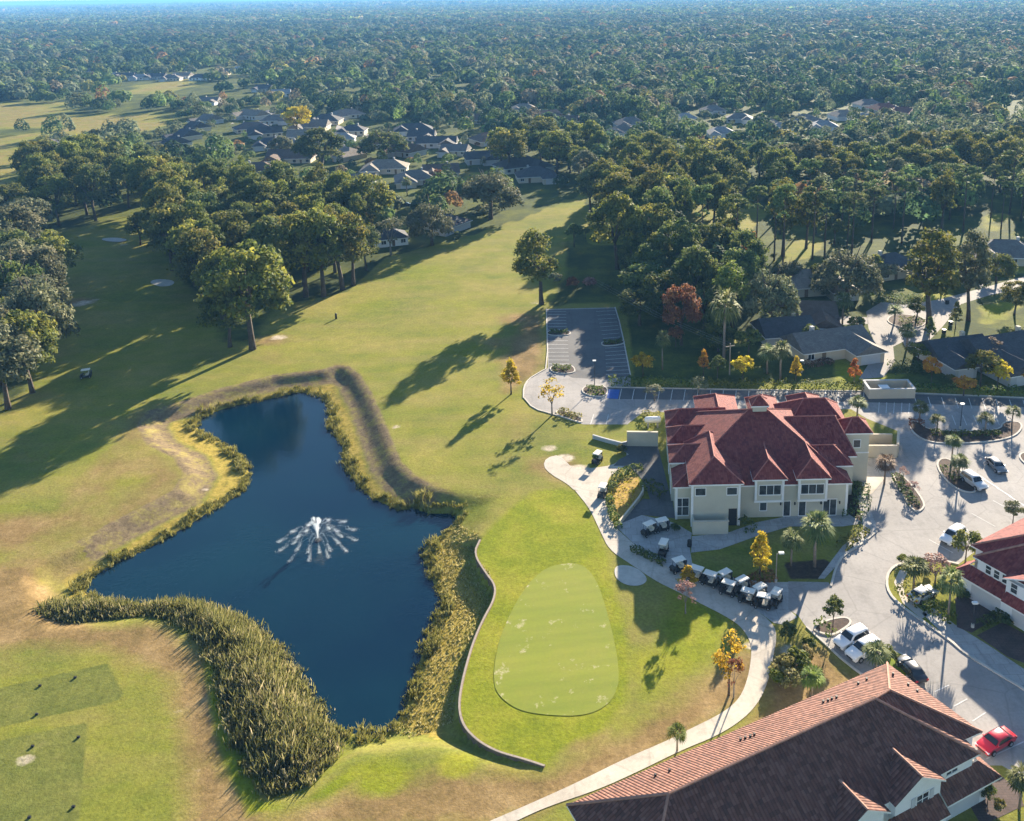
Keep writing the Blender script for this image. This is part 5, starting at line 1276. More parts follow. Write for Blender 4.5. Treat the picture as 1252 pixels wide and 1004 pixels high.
# grey spreading oaks and tall trees around the houses on the right
for a in (('dome',940,402,330,80,'grey_leaf','large grey green oak beside the brown roofed house'), ('dome',1035,372,306,92,'grey_leaf','broad domed grey oak over the cul-de-sac'),
          ('tall',1136,400,280,76,'oak_leaf','tall green tree leaning over the drive of the cul-de-sac'), ('tall',1184,392,282,52,'grey_leaf','tall ragged tree beside the sunny lawn of the cul-de-sac'),
          ('round',1093,340,322,40,'grey_leaf','silvery shrub like tree in front of the blue roofed house'), ('tall',895,400,318,52,'lime_leaf','lime topped tree between the rust tree and the grey oak'),
          ('oak',1240,385,340,40,'oak_leaf','green oak beside the slate roofed house at the picture edge'), ('round',1020,300,262,40,'dark_leaf','dark dense round tree behind the sunny clearing'),
          ('cone',918,326,280,34,'orange_leaf','brownish cypress at the edge of the clearing'), ('tall',1120,392,362,24,'dark_leaf','dark tree over the garden wall of the cul-de-sac'),
          ('oak',393,210,155,70,'dark_leaf','big dark oak standing over the slate roofed street house'), ('dome',470,195,158,66,'dark_leaf','dark round oak behind the tan roofed house'),
          ('oak',455,292,210,72,'oak_leaf','bright green oak at the street end above the fairway grove'), ('dome',528,300,246,66,'grey_leaf','grey green oak at the fairway edge by the street'),
          ('dome',600,268,208,84,'grey_leaf','large grey oak at the fairway edge below the street'), ('sparse',478,312,262,46,'grey_leaf','pale bare tree at the fairway edge between two oaks'),
          ('oak',345,195,165,36,'grey_leaf','grey tree in the garden left of the big dark oak'), ('oak',365,165,128,40,'gold_leaf','yellowish tree beyond the teal roofed house'),
          ('round',537,228,206,18,'rust_leaf','bright red small tree before the brown gabled house')):
    T(a[0], a[1], a[2], a[3], a[4], mat=a[5], label=a[6])

SH = 0
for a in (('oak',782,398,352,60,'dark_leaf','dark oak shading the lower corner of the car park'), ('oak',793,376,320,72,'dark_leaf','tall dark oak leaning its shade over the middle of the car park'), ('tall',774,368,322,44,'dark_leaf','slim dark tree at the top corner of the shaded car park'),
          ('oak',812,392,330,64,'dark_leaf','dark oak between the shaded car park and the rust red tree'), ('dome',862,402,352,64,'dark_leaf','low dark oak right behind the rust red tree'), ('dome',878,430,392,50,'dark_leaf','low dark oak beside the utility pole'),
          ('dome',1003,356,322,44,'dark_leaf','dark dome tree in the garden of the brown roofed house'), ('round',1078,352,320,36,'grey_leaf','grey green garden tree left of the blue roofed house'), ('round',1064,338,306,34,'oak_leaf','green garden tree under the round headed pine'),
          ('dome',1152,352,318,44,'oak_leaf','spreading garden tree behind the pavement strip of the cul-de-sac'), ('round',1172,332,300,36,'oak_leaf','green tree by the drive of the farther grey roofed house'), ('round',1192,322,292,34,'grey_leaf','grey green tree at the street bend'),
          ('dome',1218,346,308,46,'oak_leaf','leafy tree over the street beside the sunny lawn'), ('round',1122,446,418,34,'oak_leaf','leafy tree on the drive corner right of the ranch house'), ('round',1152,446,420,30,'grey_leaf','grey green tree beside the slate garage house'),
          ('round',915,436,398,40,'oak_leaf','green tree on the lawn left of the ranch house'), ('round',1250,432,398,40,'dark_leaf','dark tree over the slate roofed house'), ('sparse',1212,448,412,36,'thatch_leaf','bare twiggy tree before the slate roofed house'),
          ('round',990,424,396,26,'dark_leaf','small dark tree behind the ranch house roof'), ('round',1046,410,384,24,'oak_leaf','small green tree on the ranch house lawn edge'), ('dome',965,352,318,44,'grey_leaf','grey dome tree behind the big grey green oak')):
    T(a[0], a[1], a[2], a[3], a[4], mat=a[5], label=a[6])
# ---- groves: trees one can tell apart, filled over their ground
def fill(poly_px, step, kinds, hr, rr, z=0, jit=0.38, maxn=999, skip=0.0, excl=(), seed=1):
    """jittered positions over a ground polygon"""
    rg = random.Random(seed); pw = GP(poly_px); A = np.array(pw); lo = A.min(0); hi = A.max(0); out = []
    X, Y = np.meshgrid(np.arange(lo[0], hi[0]+step, step), np.arange(lo[1], hi[1]+step, step))
    X = X.ravel(); Y = Y.ravel()
    X = X+np.array([rg.uniform(-jit, jit)*step for _ in X]); Y = Y+np.array([rg.uniform(-jit, jit)*step for _ in Y])
    d, _ = sdist(X, Y, pw)
    for x, y, dd in zip(X, Y, d):
        if dd < 0 or rg.random() < skip: continue
        if any(hypot(x-ox, y-oy) < r*0.55+1.5 for ox, oy, r in OCC): continue
        out.append((x, y))
    rg.shuffle(out)
    return out[:maxn]
HUES = {'oak_leaf': 'yellow green', 'dark_leaf': 'dark green', 'grey_leaf': 'grey green', 'lime_leaf': 'lime green', 'pine_leaf': 'green', 'rust_leaf': 'rust brown', 'gold_leaf': 'golden'}
def grove(poly, step, mix, hlo, hhi, where, group, seed, radf=0.40, maxn=999, skip=0.0, lim=None):
    """mix: list of (kind, material, weight)"""
    rg = random.Random(seed); n = 0
    for x, y in fill(poly, step, None, None, None, seed=seed, maxn=maxn, skip=skip):
        kind, mat, _ = rg.choices(mix, [m_[2] for m_ in mix])[0]
        h = rg.uniform(hlo, hhi); rad = h*radf*rg.uniform(0.85, 1.2)*(0.62 if kind == 'tall' else 0.55 if kind == 'pine' else 1)
        nm = {'oak': 'oak', 'tall': 'broadleaf tree', 'pine': 'pine', 'round': 'tree'}[kind]
        plant(kind, x, y, h, rad, mat, '%s %s %s' % (HUES[mat], nm, where), 'tree', '%s %ss %s' % (HUES[mat], nm, group))
        OCC.append((x, y, rad)); n += 1
    return n
# two big oaks by the pond first
for a in (('oak',281,424,336,86,'dark_leaf','dark lower oak at the front corner of the fairway grove'), ('oak',309,427,286,104,'oak_leaf','large oak with two trunks at the front of the fairway grove'),
          ('oak',374,362,255,72,'oak_leaf','oak at the fairway edge of the grove beside the double trunk'), ('tall',396,362,248,66,'oak_leaf','tall oak with hanging foliage on the grove edge'),
          ('oak',419,353,252,74,'oak_leaf','sunlit oak at the end of the grove edge by the shadow strip'), ('oak',338,364,262,70,'dark_leaf','dark oak set back between the big grove oaks'), ('tall',432,348,262,44,'dark_leaf','slim dark oak last in the grove edge'),
          ('oak',172,300,258,52,'oak_leaf','small oak at the tip of the grove beside the bunker'), ('oak',448,330,275,50,'dark_leaf','rounded dark oak where the grove meets the street gardens')):
    T(a[0], a[1], a[2], a[3], mat=a[5], label=a[6])
for a in (('oak',10,500,392,96,'grey_leaf','grey mossy oak lowest at the open edge of the striped fairway'), ('oak',40,480,372,84,'oak_leaf','green oak just above the lowest grey mossy oak'), ('dome',54,442,338,88,'grey_leaf','broad grey oak half way up the striped fairway edge'), ('oak',72,352,280,68,'oak_leaf','yellow green oak jutting into the striped fairway'), ('dome',22,410,312,90,'dark_leaf','dark spreading oak deep in the clump at the striped fairway edge'), ('oak',40,296,240,62,'grey_leaf','grey oak at the top of the clump by the striped fairway')):
    T(a[0], a[1], a[2], a[3], a[4], mat=a[5], label=a[6])
n_ = grove([(172,285),(205,330),(235,385),(270,410),(315,405),(340,355),(420,340),(455,305),(440,285),(395,270),(345,262),(300,262),(255,258),(205,248),(180,262)], 10.5, [('oak','oak_leaf',5),('oak','dark_leaf',2),('tall','oak_leaf',2)], 17, 25, 'crowded in the fairway grove above the pond', 'in the fairway grove', 3, 0.33, skip=0.12)
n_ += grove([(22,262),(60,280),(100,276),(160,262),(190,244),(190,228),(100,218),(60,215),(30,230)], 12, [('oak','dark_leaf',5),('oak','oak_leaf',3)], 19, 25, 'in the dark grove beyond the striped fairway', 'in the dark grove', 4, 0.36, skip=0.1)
n_ += grove([(-60,500),(18,505),(30,490),(48,440),(55,395),(60,350),(45,320),(-80,300)], 12, [('oak','grey_leaf',4),('oak','oak_leaf',3),('oak','dark_leaf',2)], 15, 21, 'along the open edge of the striped fairway', 'along the striped fairway edge', 5, 0.43)
n_ += grove([(-40,300),(30,297),(35,280),(20,262),(-60,262)], 12, [('oak','grey_leaf',3),('oak','oak_leaf',1)], 13, 18, 'below the golden field beside the fairway', 'below the golden field', 6, 0.45)
# woods right of the car park
for a in (('oak',755,329,232,84,'oak_leaf','big oak with a thick bare trunk above the shaded car park'), ('tall',774,331,250,62,'oak_leaf','oak with twin trunks beside the big bare trunk oak'), ('oak',797,325,242,90,'oak_leaf','spreading oak at the fairway corner of the shaded woods'),
          ('oak',826,345,262,80,'dark_leaf','dark oak deep in the shaded woods above the rust tree'), ('round',702,302,272,42,'dark_leaf','low dark thicket tree on the fairway side of the woods'), ('tall',722,262,200,36,'pine_leaf','tall slim tree at the top of the long fairway'), ('round',716,292,276,24,'dark_leaf','small dark tree in the thicket by the fairway')):
    T(a[0], a[1], a[2], a[3], mat=a[5], label=a[6])
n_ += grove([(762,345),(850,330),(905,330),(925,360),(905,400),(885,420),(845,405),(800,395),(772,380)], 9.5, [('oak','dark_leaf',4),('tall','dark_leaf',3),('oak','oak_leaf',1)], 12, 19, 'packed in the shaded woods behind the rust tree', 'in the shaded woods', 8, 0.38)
n_ += grove([(725,262),(760,240),(850,232),(905,248),(900,275),(850,300),(760,305)], 11, [('oak','oak_leaf',3),('tall','oak_leaf',2),('oak','dark_leaf',2)], 18, 24, 'in the woods above the shaded car park', 'in the woods above the car park', 9, 0.38)
# pines
n_ += grove([(880,330),(960,322),(1010,316),(1060,312),(1090,290),(1250,285),(1260,262),(1060,262),(950,268),(885,285)], 13, [('pine','pine_leaf',6),('tall','oak_leaf',1)], 19, 25, 'of the pine stand beside the sunny clearing', 'in the pine stand', 10, 0.36, 46)
for i_, (a, b_, c_) in enumerate(((857,330,218),(900,322,232),(956,340,216),(993,318,222),(1008,316,226),(1102,300,208),(1066,292,216))):
    T('pine', a, b_, c_, 34, label=('umbrella topped pine with a long bare trunk', 'pine leaning over the brownish cypress', 'straight pine standing at the edge of the sunny clearing', 'pine whose bare trunk crosses the sunny clearing', 'pine just right of another bare trunk over the clearing', 'tall flat topped pine behind the blue roofed house', 'round headed pine left of the flat topped one')[i_], cat='pine')
# wood belts behind
belt = [('oak','oak_leaf',4),('oak','dark_leaf',3),('tall','oak_leaf',2),('oak','grey_leaf',1)]
n_ += grove([(600,215),(640,212),(700,232),(720,235),(735,225),(735,190),(640,185),(605,195)], 14, belt, 15, 22, 'behind the shaded end of the long fairway', 'behind the long fairway', 12, 0.40, 30)
n_ += grove([(735,236),(850,232),(960,240),(1060,245),(1170,240),(1300,240),(1300,205),(1060,212),(960,218),(850,205),(740,205)], 14, belt, 15, 21, 'in the tree belt behind the pine stand', 'in the tree belt', 13, 0.42, 62)

# ================================================================== VEHICLES AND SMALL THINGS
def car(px, py, ang, paint, label, kind='suv', z=0.0, name='parked_car', cat='car'):
    """ang: heading in degrees from +x, anticlockwise; nose at +x"""
    x, y = G(px, py, 0)
    o = empty(name, (x, y, 0.012), radians(ang), label, cat)
    L, Wd = (4.9, 1.95) if kind == 'suv' else (4.6, 1.84)
    if kind == 'suv':
        prof = [(-2.42, .42), (-2.45, .80), (-2.40, 1.08), (-2.28, 1.12), (-2.02, 1.72), (-1.70, 1.80), (.15, 1.78), (.45, 1.70), (1.10, 1.14), (1.35, 1.10), (2.25, .98), (2.42, .82), (2.45, .45), (2.30, .32), (-2.30, .32)]
        belt, top = 1.10, 1.80
    else:
        prof = [(-2.25, .40), (-2.30, .75), (-2.22, .98), (-1.75, 1.03), (-1.15, 1.38), (-.75, 1.44), (.15, 1.42), (.45, 1.34), (1.05, .98), (1.25, .94), (2.10, .80), (2.28, .66), (2.30, .40), (2.15, .28), (-2.15, .28)]
        belt, top = 0.98, 1.44
    def hw(xx, zz):
        e = 1-0.10*(abs(xx)/(L/2))**3
        s = 1-0.26*max(0, (zz-belt)/(top-belt)) if zz > belt else 1-0.05*max(0, (0.6-zz)/.3)
        return Wd/2*e*s
    mb = MB(); n = len(prof)
    cols = [(-1, 1.0), (-.86, 1.0), (0, 1.0), (.86, 1.0), (1, 1.0)]
    for k, _ in cols:
        for xx, zz in prof:
            crown = 0.035*(1-k*k) if zz > .9 else 0
            dz = -0.055 if abs(k) == 1 and zz > .7 else 0
            mb.v.append((xx*(0.985 if abs(k) == 1 else 1), hw(xx, zz)*k, zz+crown+dz))
    for c in range(len(cols)-1):
        for i in range(n):
            j = (i+1) % n; mb.f.append([c*n+i, c*n+j, (c+1)*n+j, (c+1)*n+i]); mb.m.append(0)
    mb.f.append(list(range(n))[::-1]); mb.m.append(0); mb.f.append([(len(cols)-1)*n+i for i in range(n)]); mb.m.append(0)
    me = mb.mesh('body'); fixn(me); me.polygons.foreach_set('use_smooth', [len(p.vertices) == 4 for p in me.polygons]); link('body', me, paint, o)
    # glass: quads a little proud of the cabin
    def pan(name, pts, mat='glass', t=0.02):
        P_ = [Vector(p) for p in pts]; nn = (P_[1]-P_[0]).cross(P_[2]-P_[0]).normalized()*t
        m_ = MB(); k = len(P_); m_.v = [tuple(p+nn) for p in P_]+[tuple(p-nn*2) for p in P_]
        m_.f = [list(range(k)), list(range(k, 2*k))[::-1]]+[[i, k+i, k+(i+1) % k, (i+1) % k] for i in range(k)]; m_.m = [0]*len(m_.f)
        me = m_.mesh(name); fixn(me); link(name, me, mat, o)
    if kind == 'suv':
        side = [(-2.05, 1.16), (-1.85, 1.62), (-.05, 1.64), (.34, 1.56), (.92, 1.16)]; ws_ = [(.50, 1.68), (1.08, 1.17)]; rs_ = [(-2.06, 1.66), (-2.27, 1.16)]
    else:
        side = [(-1.55, 1.04), (-1.05, 1.31), (0, 1.34), (.36, 1.27), (.85, 1.03)]; ws_ = [(.50, 1.33), (1.03, 1.01)]; rs_ = [(-1.20, 1.37), (-1.70, 1.06)]
    for sg in (-1, 1):
        pan('side_window', [(a, sg*(hw(a, b_)+.012), b_-.01) for a, b_ in side][::sg])
    pan('windscreen', [(ws_[0][0], -hw(*ws_[0])*.86, ws_[0][1]+.02), (ws_[0][0], hw(*ws_[0])*.86, ws_[0][1]+.02), (ws_[1][0], hw(*ws_[1])*.86, ws_[1][1]+.02), (ws_[1][0], -hw(*ws_[1])*.86, ws_[1][1]+.02)], t=.03)
    pan('rear_window', [(rs_[0][0], -hw(*rs_[0])*.84, rs_[0][1]), (rs_[0][0], hw(*rs_[0])*.84, rs_[0][1]), (rs_[1][0], hw(*rs_[1])*.84, rs_[1][1]), (rs_[1][0], -hw(*rs_[1])*.84, rs_[1][1])], t=.03)
    r = .37 if kind == 'suv' else .33
    for wx in (-L*.29, L*.30):
        for sg in (-1, 1):
            m_ = MB(); m_.tube([(wx, sg*(Wd/2-.20), r), (wx, sg*(Wd/2+.015), r)], [r, r], 16); tyre = m_.build('wheel', 'rubber', o)
            m_ = MB(); m_.tube([(wx, sg*(Wd/2-.05), r), (wx, sg*(Wd/2+.03), r)], [r*.62, r*.6], 12); m_.build('rim', 'rim', tyre)
    xf = L/2-.13; zf = .78 if kind == 'suv' else .64
    for sg in (-1, 1):
        MB().box(xf-.10, xf+.10, sg*.68-.2, sg*.68+.2, zf-.06, zf+.08).build('headlight', 'head_clear', o)
        MB().box(-L/2-.01, -L/2+.10, sg*.72-.14, sg*.72+.14, zf+.02, zf+.26).build('tail_light', 'tail_red', o)
        MB().box(.72, .90, sg*(Wd/2+.02)-.09, sg*(Wd/2+.02)+.09, belt-.04, belt+.12).build('mirror', paint, o)
    MB().box(L/2-.06, L/2+.02, -.5, .5, .45, .62).build('grille', 'black_plastic', o)
    return o
def hd(a, b_):
    A, B = G(*a), G(*b_); return math.degrees(atan2(B[1]-A[1], B[0]-A[0]))
h1 = hd((1060, 772), (1022, 790))
car(1041, 786, h1, 'paint_white', 'white four door utility car nearer the round tree of the two parked side by side', 'suv')
car(1056, 800, h1, 'paint_white', 'white car half hidden behind a bushy palm beside the other white one', 'suv')
car(1113, 823, hd((1118, 828), (1104, 812)), 'paint_black', 'black car with a pale roof glimpsed behind the tiled roof ridge', 'sedan')
car(1217, 912, hd((1232, 902), (1200, 920)), 'paint_red', 'bright red sedan parked in the shade beside the tiled roof', 'sedan')
car(1165, 660, hd((1176, 653), (1160, 664)), 'paint_white', 'white car parked alone facing the leafy tree by the townhouse', 'suv')
car(1190, 593, hd((1180, 586), (1200, 600)), 'paint_silver', 'silver car at the tip of the small palm island', 'suv')
car(1218, 573, hd((1210, 564), (1226, 580)), 'paint_grey', 'grey car two bays beyond the small palm island', 'sedan')
car(1128, 731, hd((1120, 735), (1134, 728)), 'paint_silver', 'silver car tucked among the palms of the road bulb', 'sedan')
car(1205, 333, hd((1198, 330), (1212, 336)), 'paint_blue', 'dark blue car on the drive before the grey roofed house', 'sedan')
car(497, 252, 10, 'paint_black', 'small dark car at the end of the fairway street', 'sedan')
car(548, 239, 8, 'paint_grey', 'grey car on the street beside the golden verge', 'sedan')
car(985, 402, 20, 'paint_silver', 'pale car on the drive behind the ranch house', 'sedan')

# golf cart prototype: nose at +x
def cart_proto():
    o = empty('golf_cart')
    mb = MB(); mb.box(-1.15, 1.0, -.58, .58, .28, .42); mb.v += []
    k = len(mb.v); pr = [(1.02, .40), (1.18, .55), (1.05, .88), (.62, .98), (.55, .42)]
    for sg in (-.56, .56): mb.v += [(a, sg*(.86 if b_ > .8 else 1), b_) for a, b_ in pr]
    for i in range(5): mb.f.append([k+i, k+(i+1) % 5, k+5+(i+1) % 5, k+5+i]); mb.m.append(0)
    mb.f += [[k+i for i in range(5)], [k+5+i for i in range(5)]]; mb.m += [0, 0]
    mb.box(-.62, -.02, -.56, .56, .422, .72); mb.box(-1.2, -.66, -.52, .52, .422, .80)
    me = mb.mesh('body'); fixn(me); link('body', me, 'black_plastic', o)
    m_ = MB(); m_.box(-.60, -.02, -.54, .54, .722, .86); m_.box(-.70, -.56, -.54, .54, .862, 1.28); link('seat', m_.mesh('seat'), 'seat_beige', o)
    m_ = MB(); m_.v = [(-1.05, -.60, 1.86), (.78, -.60, 1.86), (.78, .60, 1.86), (-1.05, .60, 1.86), (-.95, -.5, 1.96), (.66, -.5, 1.96), (.66, .5, 1.96), (-.95, .5, 1.96)]
    m_.f = [[3, 2, 1, 0], [4, 5, 6, 7], [0, 1, 5, 4], [1, 2, 6, 5], [2, 3, 7, 6], [3, 0, 4, 7]]; m_.m = [0]*6; link('roof', m_.mesh('roof'), 'cart_roof', o)
    for sg in (-1, 1):
        m_ = MB(); m_.tube([(.62, sg*.52, .9), (.46, sg*.52, 1.87)], .025, 5); link('post', m_.mesh('post'), 'dark_metal', o)
        m_ = MB(); m_.tube([(-.92, sg*.52, .6), (-.92, sg*.52, 1.87)], .025, 5); link('post', m_.mesh('post'), 'dark_metal', o)
    m_ = MB(); m_.tube([(.5, .25, .85), (.28, .25, 1.12)], .03, 5); m_.tube([(.31, .25, 1.06), (.25, .25, 1.16)], [.19, .19], 10); link('steering_wheel', m_.mesh('steering_wheel'), 'black_plastic', o)
    for sx in (-.82, .80):
        for sg in (-1, 1):
            m_ = MB(); m_.tube([(sx, sg*.38, .23), (sx, sg*.60, .23)], [.23, .23], 12); w = link('wheel', m_.mesh('wheel'), 'rubber', o)
            m_ = MB(); m_.tube([(sx, sg*.5, .23), (sx, sg*.612, .23)], [.12, .12], 8); link('rim', m_.mesh('rim'), 'rim', w)
    m_ = MB(); m_.tube([(-1.12, -.22, .72), (-1.22, -.22, 1.45)], [.13, .15], 8); m_.tube([(-1.12, .22, .72), (-1.22, .22, 1.45)], [.13, .15], 8); link('golf_bag', m_.mesh('golf_bag'), 'dark_metal', o)
    return o
cart0 = cart_proto(); cart_used = [False]
def copy_tree(o, parent=None):
    c = o.copy(); COL.objects.link(c); c.parent = parent
    for ch in o.children: copy_tree(ch, c)
    return c
def cart(px, py, ang, label, z=1.9, group='golf carts about the clubhouse', zg=0.05):
    o = cart0 if not cart_used[0] else copy_tree(cart0); cart_used[0] = True
    x, y = G(px, py, z); o.location = (x, y, zg); o.rotation_euler = (0, 0, radians(ang))
    tag(o, label, 'golf cart', group)
for px, py, a, lb in ((793,640,215,'black golf cart with a white roof at the yard corner, beside another pair mate'), (808.5,635.5,200,'golf cart parked against the service yard edge nearest the clubhouse wall'), (811,663,250,'golf cart standing alone in the middle of the staging pavement'), (829,684,205,'golf cart just above the yellow topped cypress'), (851,694,150,'golf cart half hidden by the yellow topped cypress'),
                      (867.5,700.5,150,'golf cart first in the lower row right of the yellow topped cypress'), (885.5,699.5,215,'golf cart first in the upper row right of the yellow topped cypress'), (890,711.5,150,'golf cart second in the lower row by the path'), (906.5,708,215,'golf cart second in the upper row by the lawn'), (913.5,721.5,155,'golf cart third in the lower row by the path'), (928,717,215,'golf cart third in the upper row beside the red shrubs'), (932.5,727.5,160,'golf cart at the lower end of the row with a cream roof'), (948.7,723.5,235,'golf cart at the far end of the row nearest the lamp post')):
    cart(px, py, a, lb)
cart(736.5, 594, 250, 'golf cart driving alone up the concrete path fork', zg=0.055)
cart(730, 553.5, 240, 'golf cart standing on the grass beside the service court', zg=0.02)
cart(103.5, 452, 200, 'lone golf cart in the tree shadow on the striped fairway', zg=0.0)

# lamp posts
def lamp(px, py, top, label, arm=0.0):
    x, y = G(px, py); h = pxh(px, py, top); o = empty('lamp_post', (x, y, 0), 0, label, 'lamp post', None)
    mb = MB(); mb.tube([(0, 0, 0), (0, 0, .5)], [.22, .2], 10); mb.build('base', 'kerb_concrete', o)
    mb = MB(); mb.tube([(0, 0, .5), (0, 0, h-.15)], [.085, .06], 8)
    if arm: mb.tube([(0, 0, h-.2), (arm, 0, h-.05)], .04, 6)
    mb.build('pole', 'dark_metal' if not arm else 'pole_wood', o)
    mb = MB(); mb.box(arm-.35, arm+.35, -.2, .2, h-.12, h+.1); mb.build('lamp_head', 'lamp_white', o)
lamp(727, 474, 441, 'lamp post on the planted island at the entry of the shaded car park')
lamp(948.5, 712, 676, 'lamp post with a short arm at the end of the golf cart row', 0.6)
lamp(1189, 767, 737, 'lamp post between the two paved drives of the townhouse')
lamp(1174, 524, 494, 'lamp post standing in the long court island')
lamp(980, 455, 441, 'short lamp post behind the hedge beside the fan palms')
po = empty('utility_pole', (*G(892, 458), 0), radians(20), 'wooden utility pole behind the hedge with pale wires running into the woods', 'utility pole')
h = pxh(892, 458, 420); mb = MB(); mb.tube([(0, 0, -.3), (0, 0, h)], [.16, .11], 8); mb.build('pole', 'pole_wood', po); MB().box(-1.1, 1.1, -.06, .06, h-.7, h-.55).build('crossarm', 'pole_wood', po)
wx = MB()
for dx in (-1.0, 0, 1.0): wx.tube([(dx, 0, h-.5), (dx-7, 22, h+.2), (dx-14, 44, h+3.0)], .014, 4)
wx.build('wire', 'grey_metal', po)

# hedges, shrubs
def leafy(name, pts, w, h, n, size, mat, label, cat='hedge', group=None, gap=0.0):
    """long clipped hedge as leaf clumps over a box core"""
    pw = [Vector(p) for p in pts]; V = []; F = []; T = []; k = 0
    segs = [(pw[i], pw[i+1]) for i in range(len(pw)-1)]; tot = sum((b_-a).length for a, b_ in segs)
    for a, b_ in segs:
        L = (b_-a).length; m_ = max(30, int(n*L/tot)); d = (b_-a)/L; nn = Vector((-d.y, d.x))
        s = NR.uniform(0, L, m_); q = NR.uniform(0, 1, m_); side = NR.choice([-1, 1], m_)
        wob = 1+0.16*np.sin(s*1.7)+0.1*np.sin(s*4.1+2)
        u = np.where(q < .5, side*w/2*wob, NR.uniform(-w/2, w/2, m_)); z = np.where(q < .5, NR.uniform(.05, h, m_), h*(0.96+0.06*np.sin(s*2.3)))*wob
        nx = np.where(q < .5, side, 0.0); nzv = np.where(q < .5, .35, 1.0)
        c = np.stack([a.x+d.x*s+nn.x*u, a.y+d.y*s+nn.y*u, z], 1); nr = np.stack([nn.x*nx, nn.y*nx, nzv], 1)+NR.normal(0, .45, (m_, 3))
        v, f = quads(c, nr, np.full(m_, size)); V.append(v); F.append(f+k); k += len(v); T.append(np.clip(NR.uniform(0, .8, m_)+.15*np.sin(s*.8), 0, 1))
    me = np_mesh(name, np.concatenate(V), np.concatenate(F), {'tint': ('FACE', np.concatenate(T))})
    return tag(link(name, me, mat), label, cat, group)
def hedge(px, w, h, mat, label, dens=60, size=.34):
    pts = GP(px); L = sum(hypot(pts[i+1][0]-pts[i][0], pts[i+1][1]-pts[i][1]) for i in range(len(pts)-1))
    return leafy('hedge', pts, w, h, int(L*dens), size, mat, label)
hedge([(744,471.5),(800,472.5),(850,473.5)], 1.6, 1.9, 'hedge_leaf', 'clipped hedge along the parking lane from the entry island to the bare grey shrub')
hedge([(860,473.6),(935,475),(1062,477)], 1.6, 1.7, 'hedge_leaf', 'long clipped hedge along the parking lane before the ranch house')
hedge([(1112,478.5),(1170,480.5)], 1.6, 1.6, 'hedge_leaf', 'clipped hedge right of the bin store below the bright orange tree')
hedge([(1186,481.5),(1290,485)], 1.8, 1.6, 'hedge_leaf', 'clipped hedge before the slate roofed house at the end of the lane')
hedge([(1095,583),(1119,621)], 1.5, .7, 'dark_leaf', 'low dark hedge filling the diagonal planted strip before the clubhouse')
hedge([(1138,531),(1175,533),(1222,531)], 1.3, .8, 'hedge_leaf', 'low hedge along the long court island', 60, .3)
hedge([(1122,527),(1118,518)], 2.2, 1.5, 'rust_leaf', 'dark reddish shrubs at the tip of the long court island')
hedge([(1158,574),(1176,592)], 2.2, .9, 'dark_leaf', 'dark shrubs on the small palm island')
hedge([(718,480),(738,479)], 3.0, .9, 'hedge_leaf', 'rounded shrubs on the entry island of the shaded car park')
hedge([(672,407.5),(694,407.5)], 1.1, .9, 'dark_leaf', 'dark shrub strip on the left island of the shaded car park')
hedge([(738,421),(761,419)], 1.1, .9, 'dark_leaf', 'dark shrub strip on the right island of the shaded car park')
hedge([(675,452),(698,452)], 2.0, .9, 'dark_leaf', 'dark shrubs on the lower island of the shaded car park')
hedge([(684,504),(708,513)], 1.6, .8, 'tuft_leaf', 'straw coloured shrubs on the roundabout verge')
hedge([(745,612),(749,632),(757,648)], 1.1, .9, 'hedge_leaf', 'low hedge on the path side of the golden flower bed')
hedge([(768,590),(762,604),(758,622)], 3.6, .45, 'gold_leaf', 'golden low plants filling the flower bed beside the cart path', 40, .3)
hedge([(747,602),(754,585),(768,578),(785,573)], 1.3, 1.0, 'dark_leaf', 'dark hedge curving above the golden flower bed')
hedge([(772,672),(790,680),(812,691)], 1.0, .7, 'dark_leaf', 'row of low dark shrubs beside the cart path at the staging pavement')
hedge([(1002,774),(1014,770)], 2.2, 1.1, 'hedge_leaf', 'rounded shrub on the island of the white cars')
hedge([(1130,742),(1150,752),(1166,761)], 1.6, .9, 'hedge_leaf', 'clipped shrubs on the road bulb below the tall palm')
hedge([(1100,722),(1118,732),(1130,740)], 2.4, 1.2, 'oak_leaf', 'green shrubs around the silver car on the road bulb')
hedge([(1197,768),(1222,754)], 1.0, 1.0, 'dark_leaf', 'narrow dark hedge between the two paved drives')
hedge([(1036,600),(1052,596),(1054,620),(1040,638)], 2.4, 1.0, 'dark_leaf', 'dark shrubs in the bed below the clubhouse tower')
hedge([(1028,672),(1044,660),(1058,650)], 1.6, 1.0, 'oak_leaf', 'green shrubs beside the curved ramp walk')
hedge([(905,648),(922,644)], 2.2, 1.3, 'dark_leaf', 'dark shrubs against the clubhouse wall by the arched door')
hedge([(902,718),(930,708),(948,705)], 2.0, .7, 'rust_leaf', 'reddish shrubs behind the upper row of golf carts')
hedge([(786,597),(800,600),(812,610)], 1.6, 1.4, 'dark_leaf', 'dark planting beside the blue paved service patio')
hedge([(785,512),(808,512)], 2.4, 1.1, 'tuft_leaf', 'yellowish shrubs in the planter above the service court')
hedge([(988,434),(1016,432)], 1.4, 1.2, 'thatch_leaf', 'brown clipped hedge in front of the ranch house') if False else None
hedge([(984,449),(1018,444)], 1.6, 1.1, 'thatch_leaf', 'brown clipped hedge in front of the ranch house')
hedge([(1088,455),(1126,452)], 3.2, 2.0, 'dark_leaf', 'thick dark hedge beside the drive right of the ranch house')
hedge([(1100,396),(1128,395)], 2.4, 1.4, 'dark_leaf', 'dark shrubs on the cul-de-sac island')
hedge([(1065,361),(1100,368),(1125,366)], 2.6, 1.4, 'dark_leaf', 'dark garden hedge at the head of the cul-de-sac')
hedge([(990,372),(1005,384),(1035,380)], 2.2, 1.4, 'dark_leaf', 'dark hedge along the garden of the brown roofed house')
hedge([(960,385),(930,388)], 2.0, 1.6, 'hedge_leaf', 'green hedge under the big grey green oak')
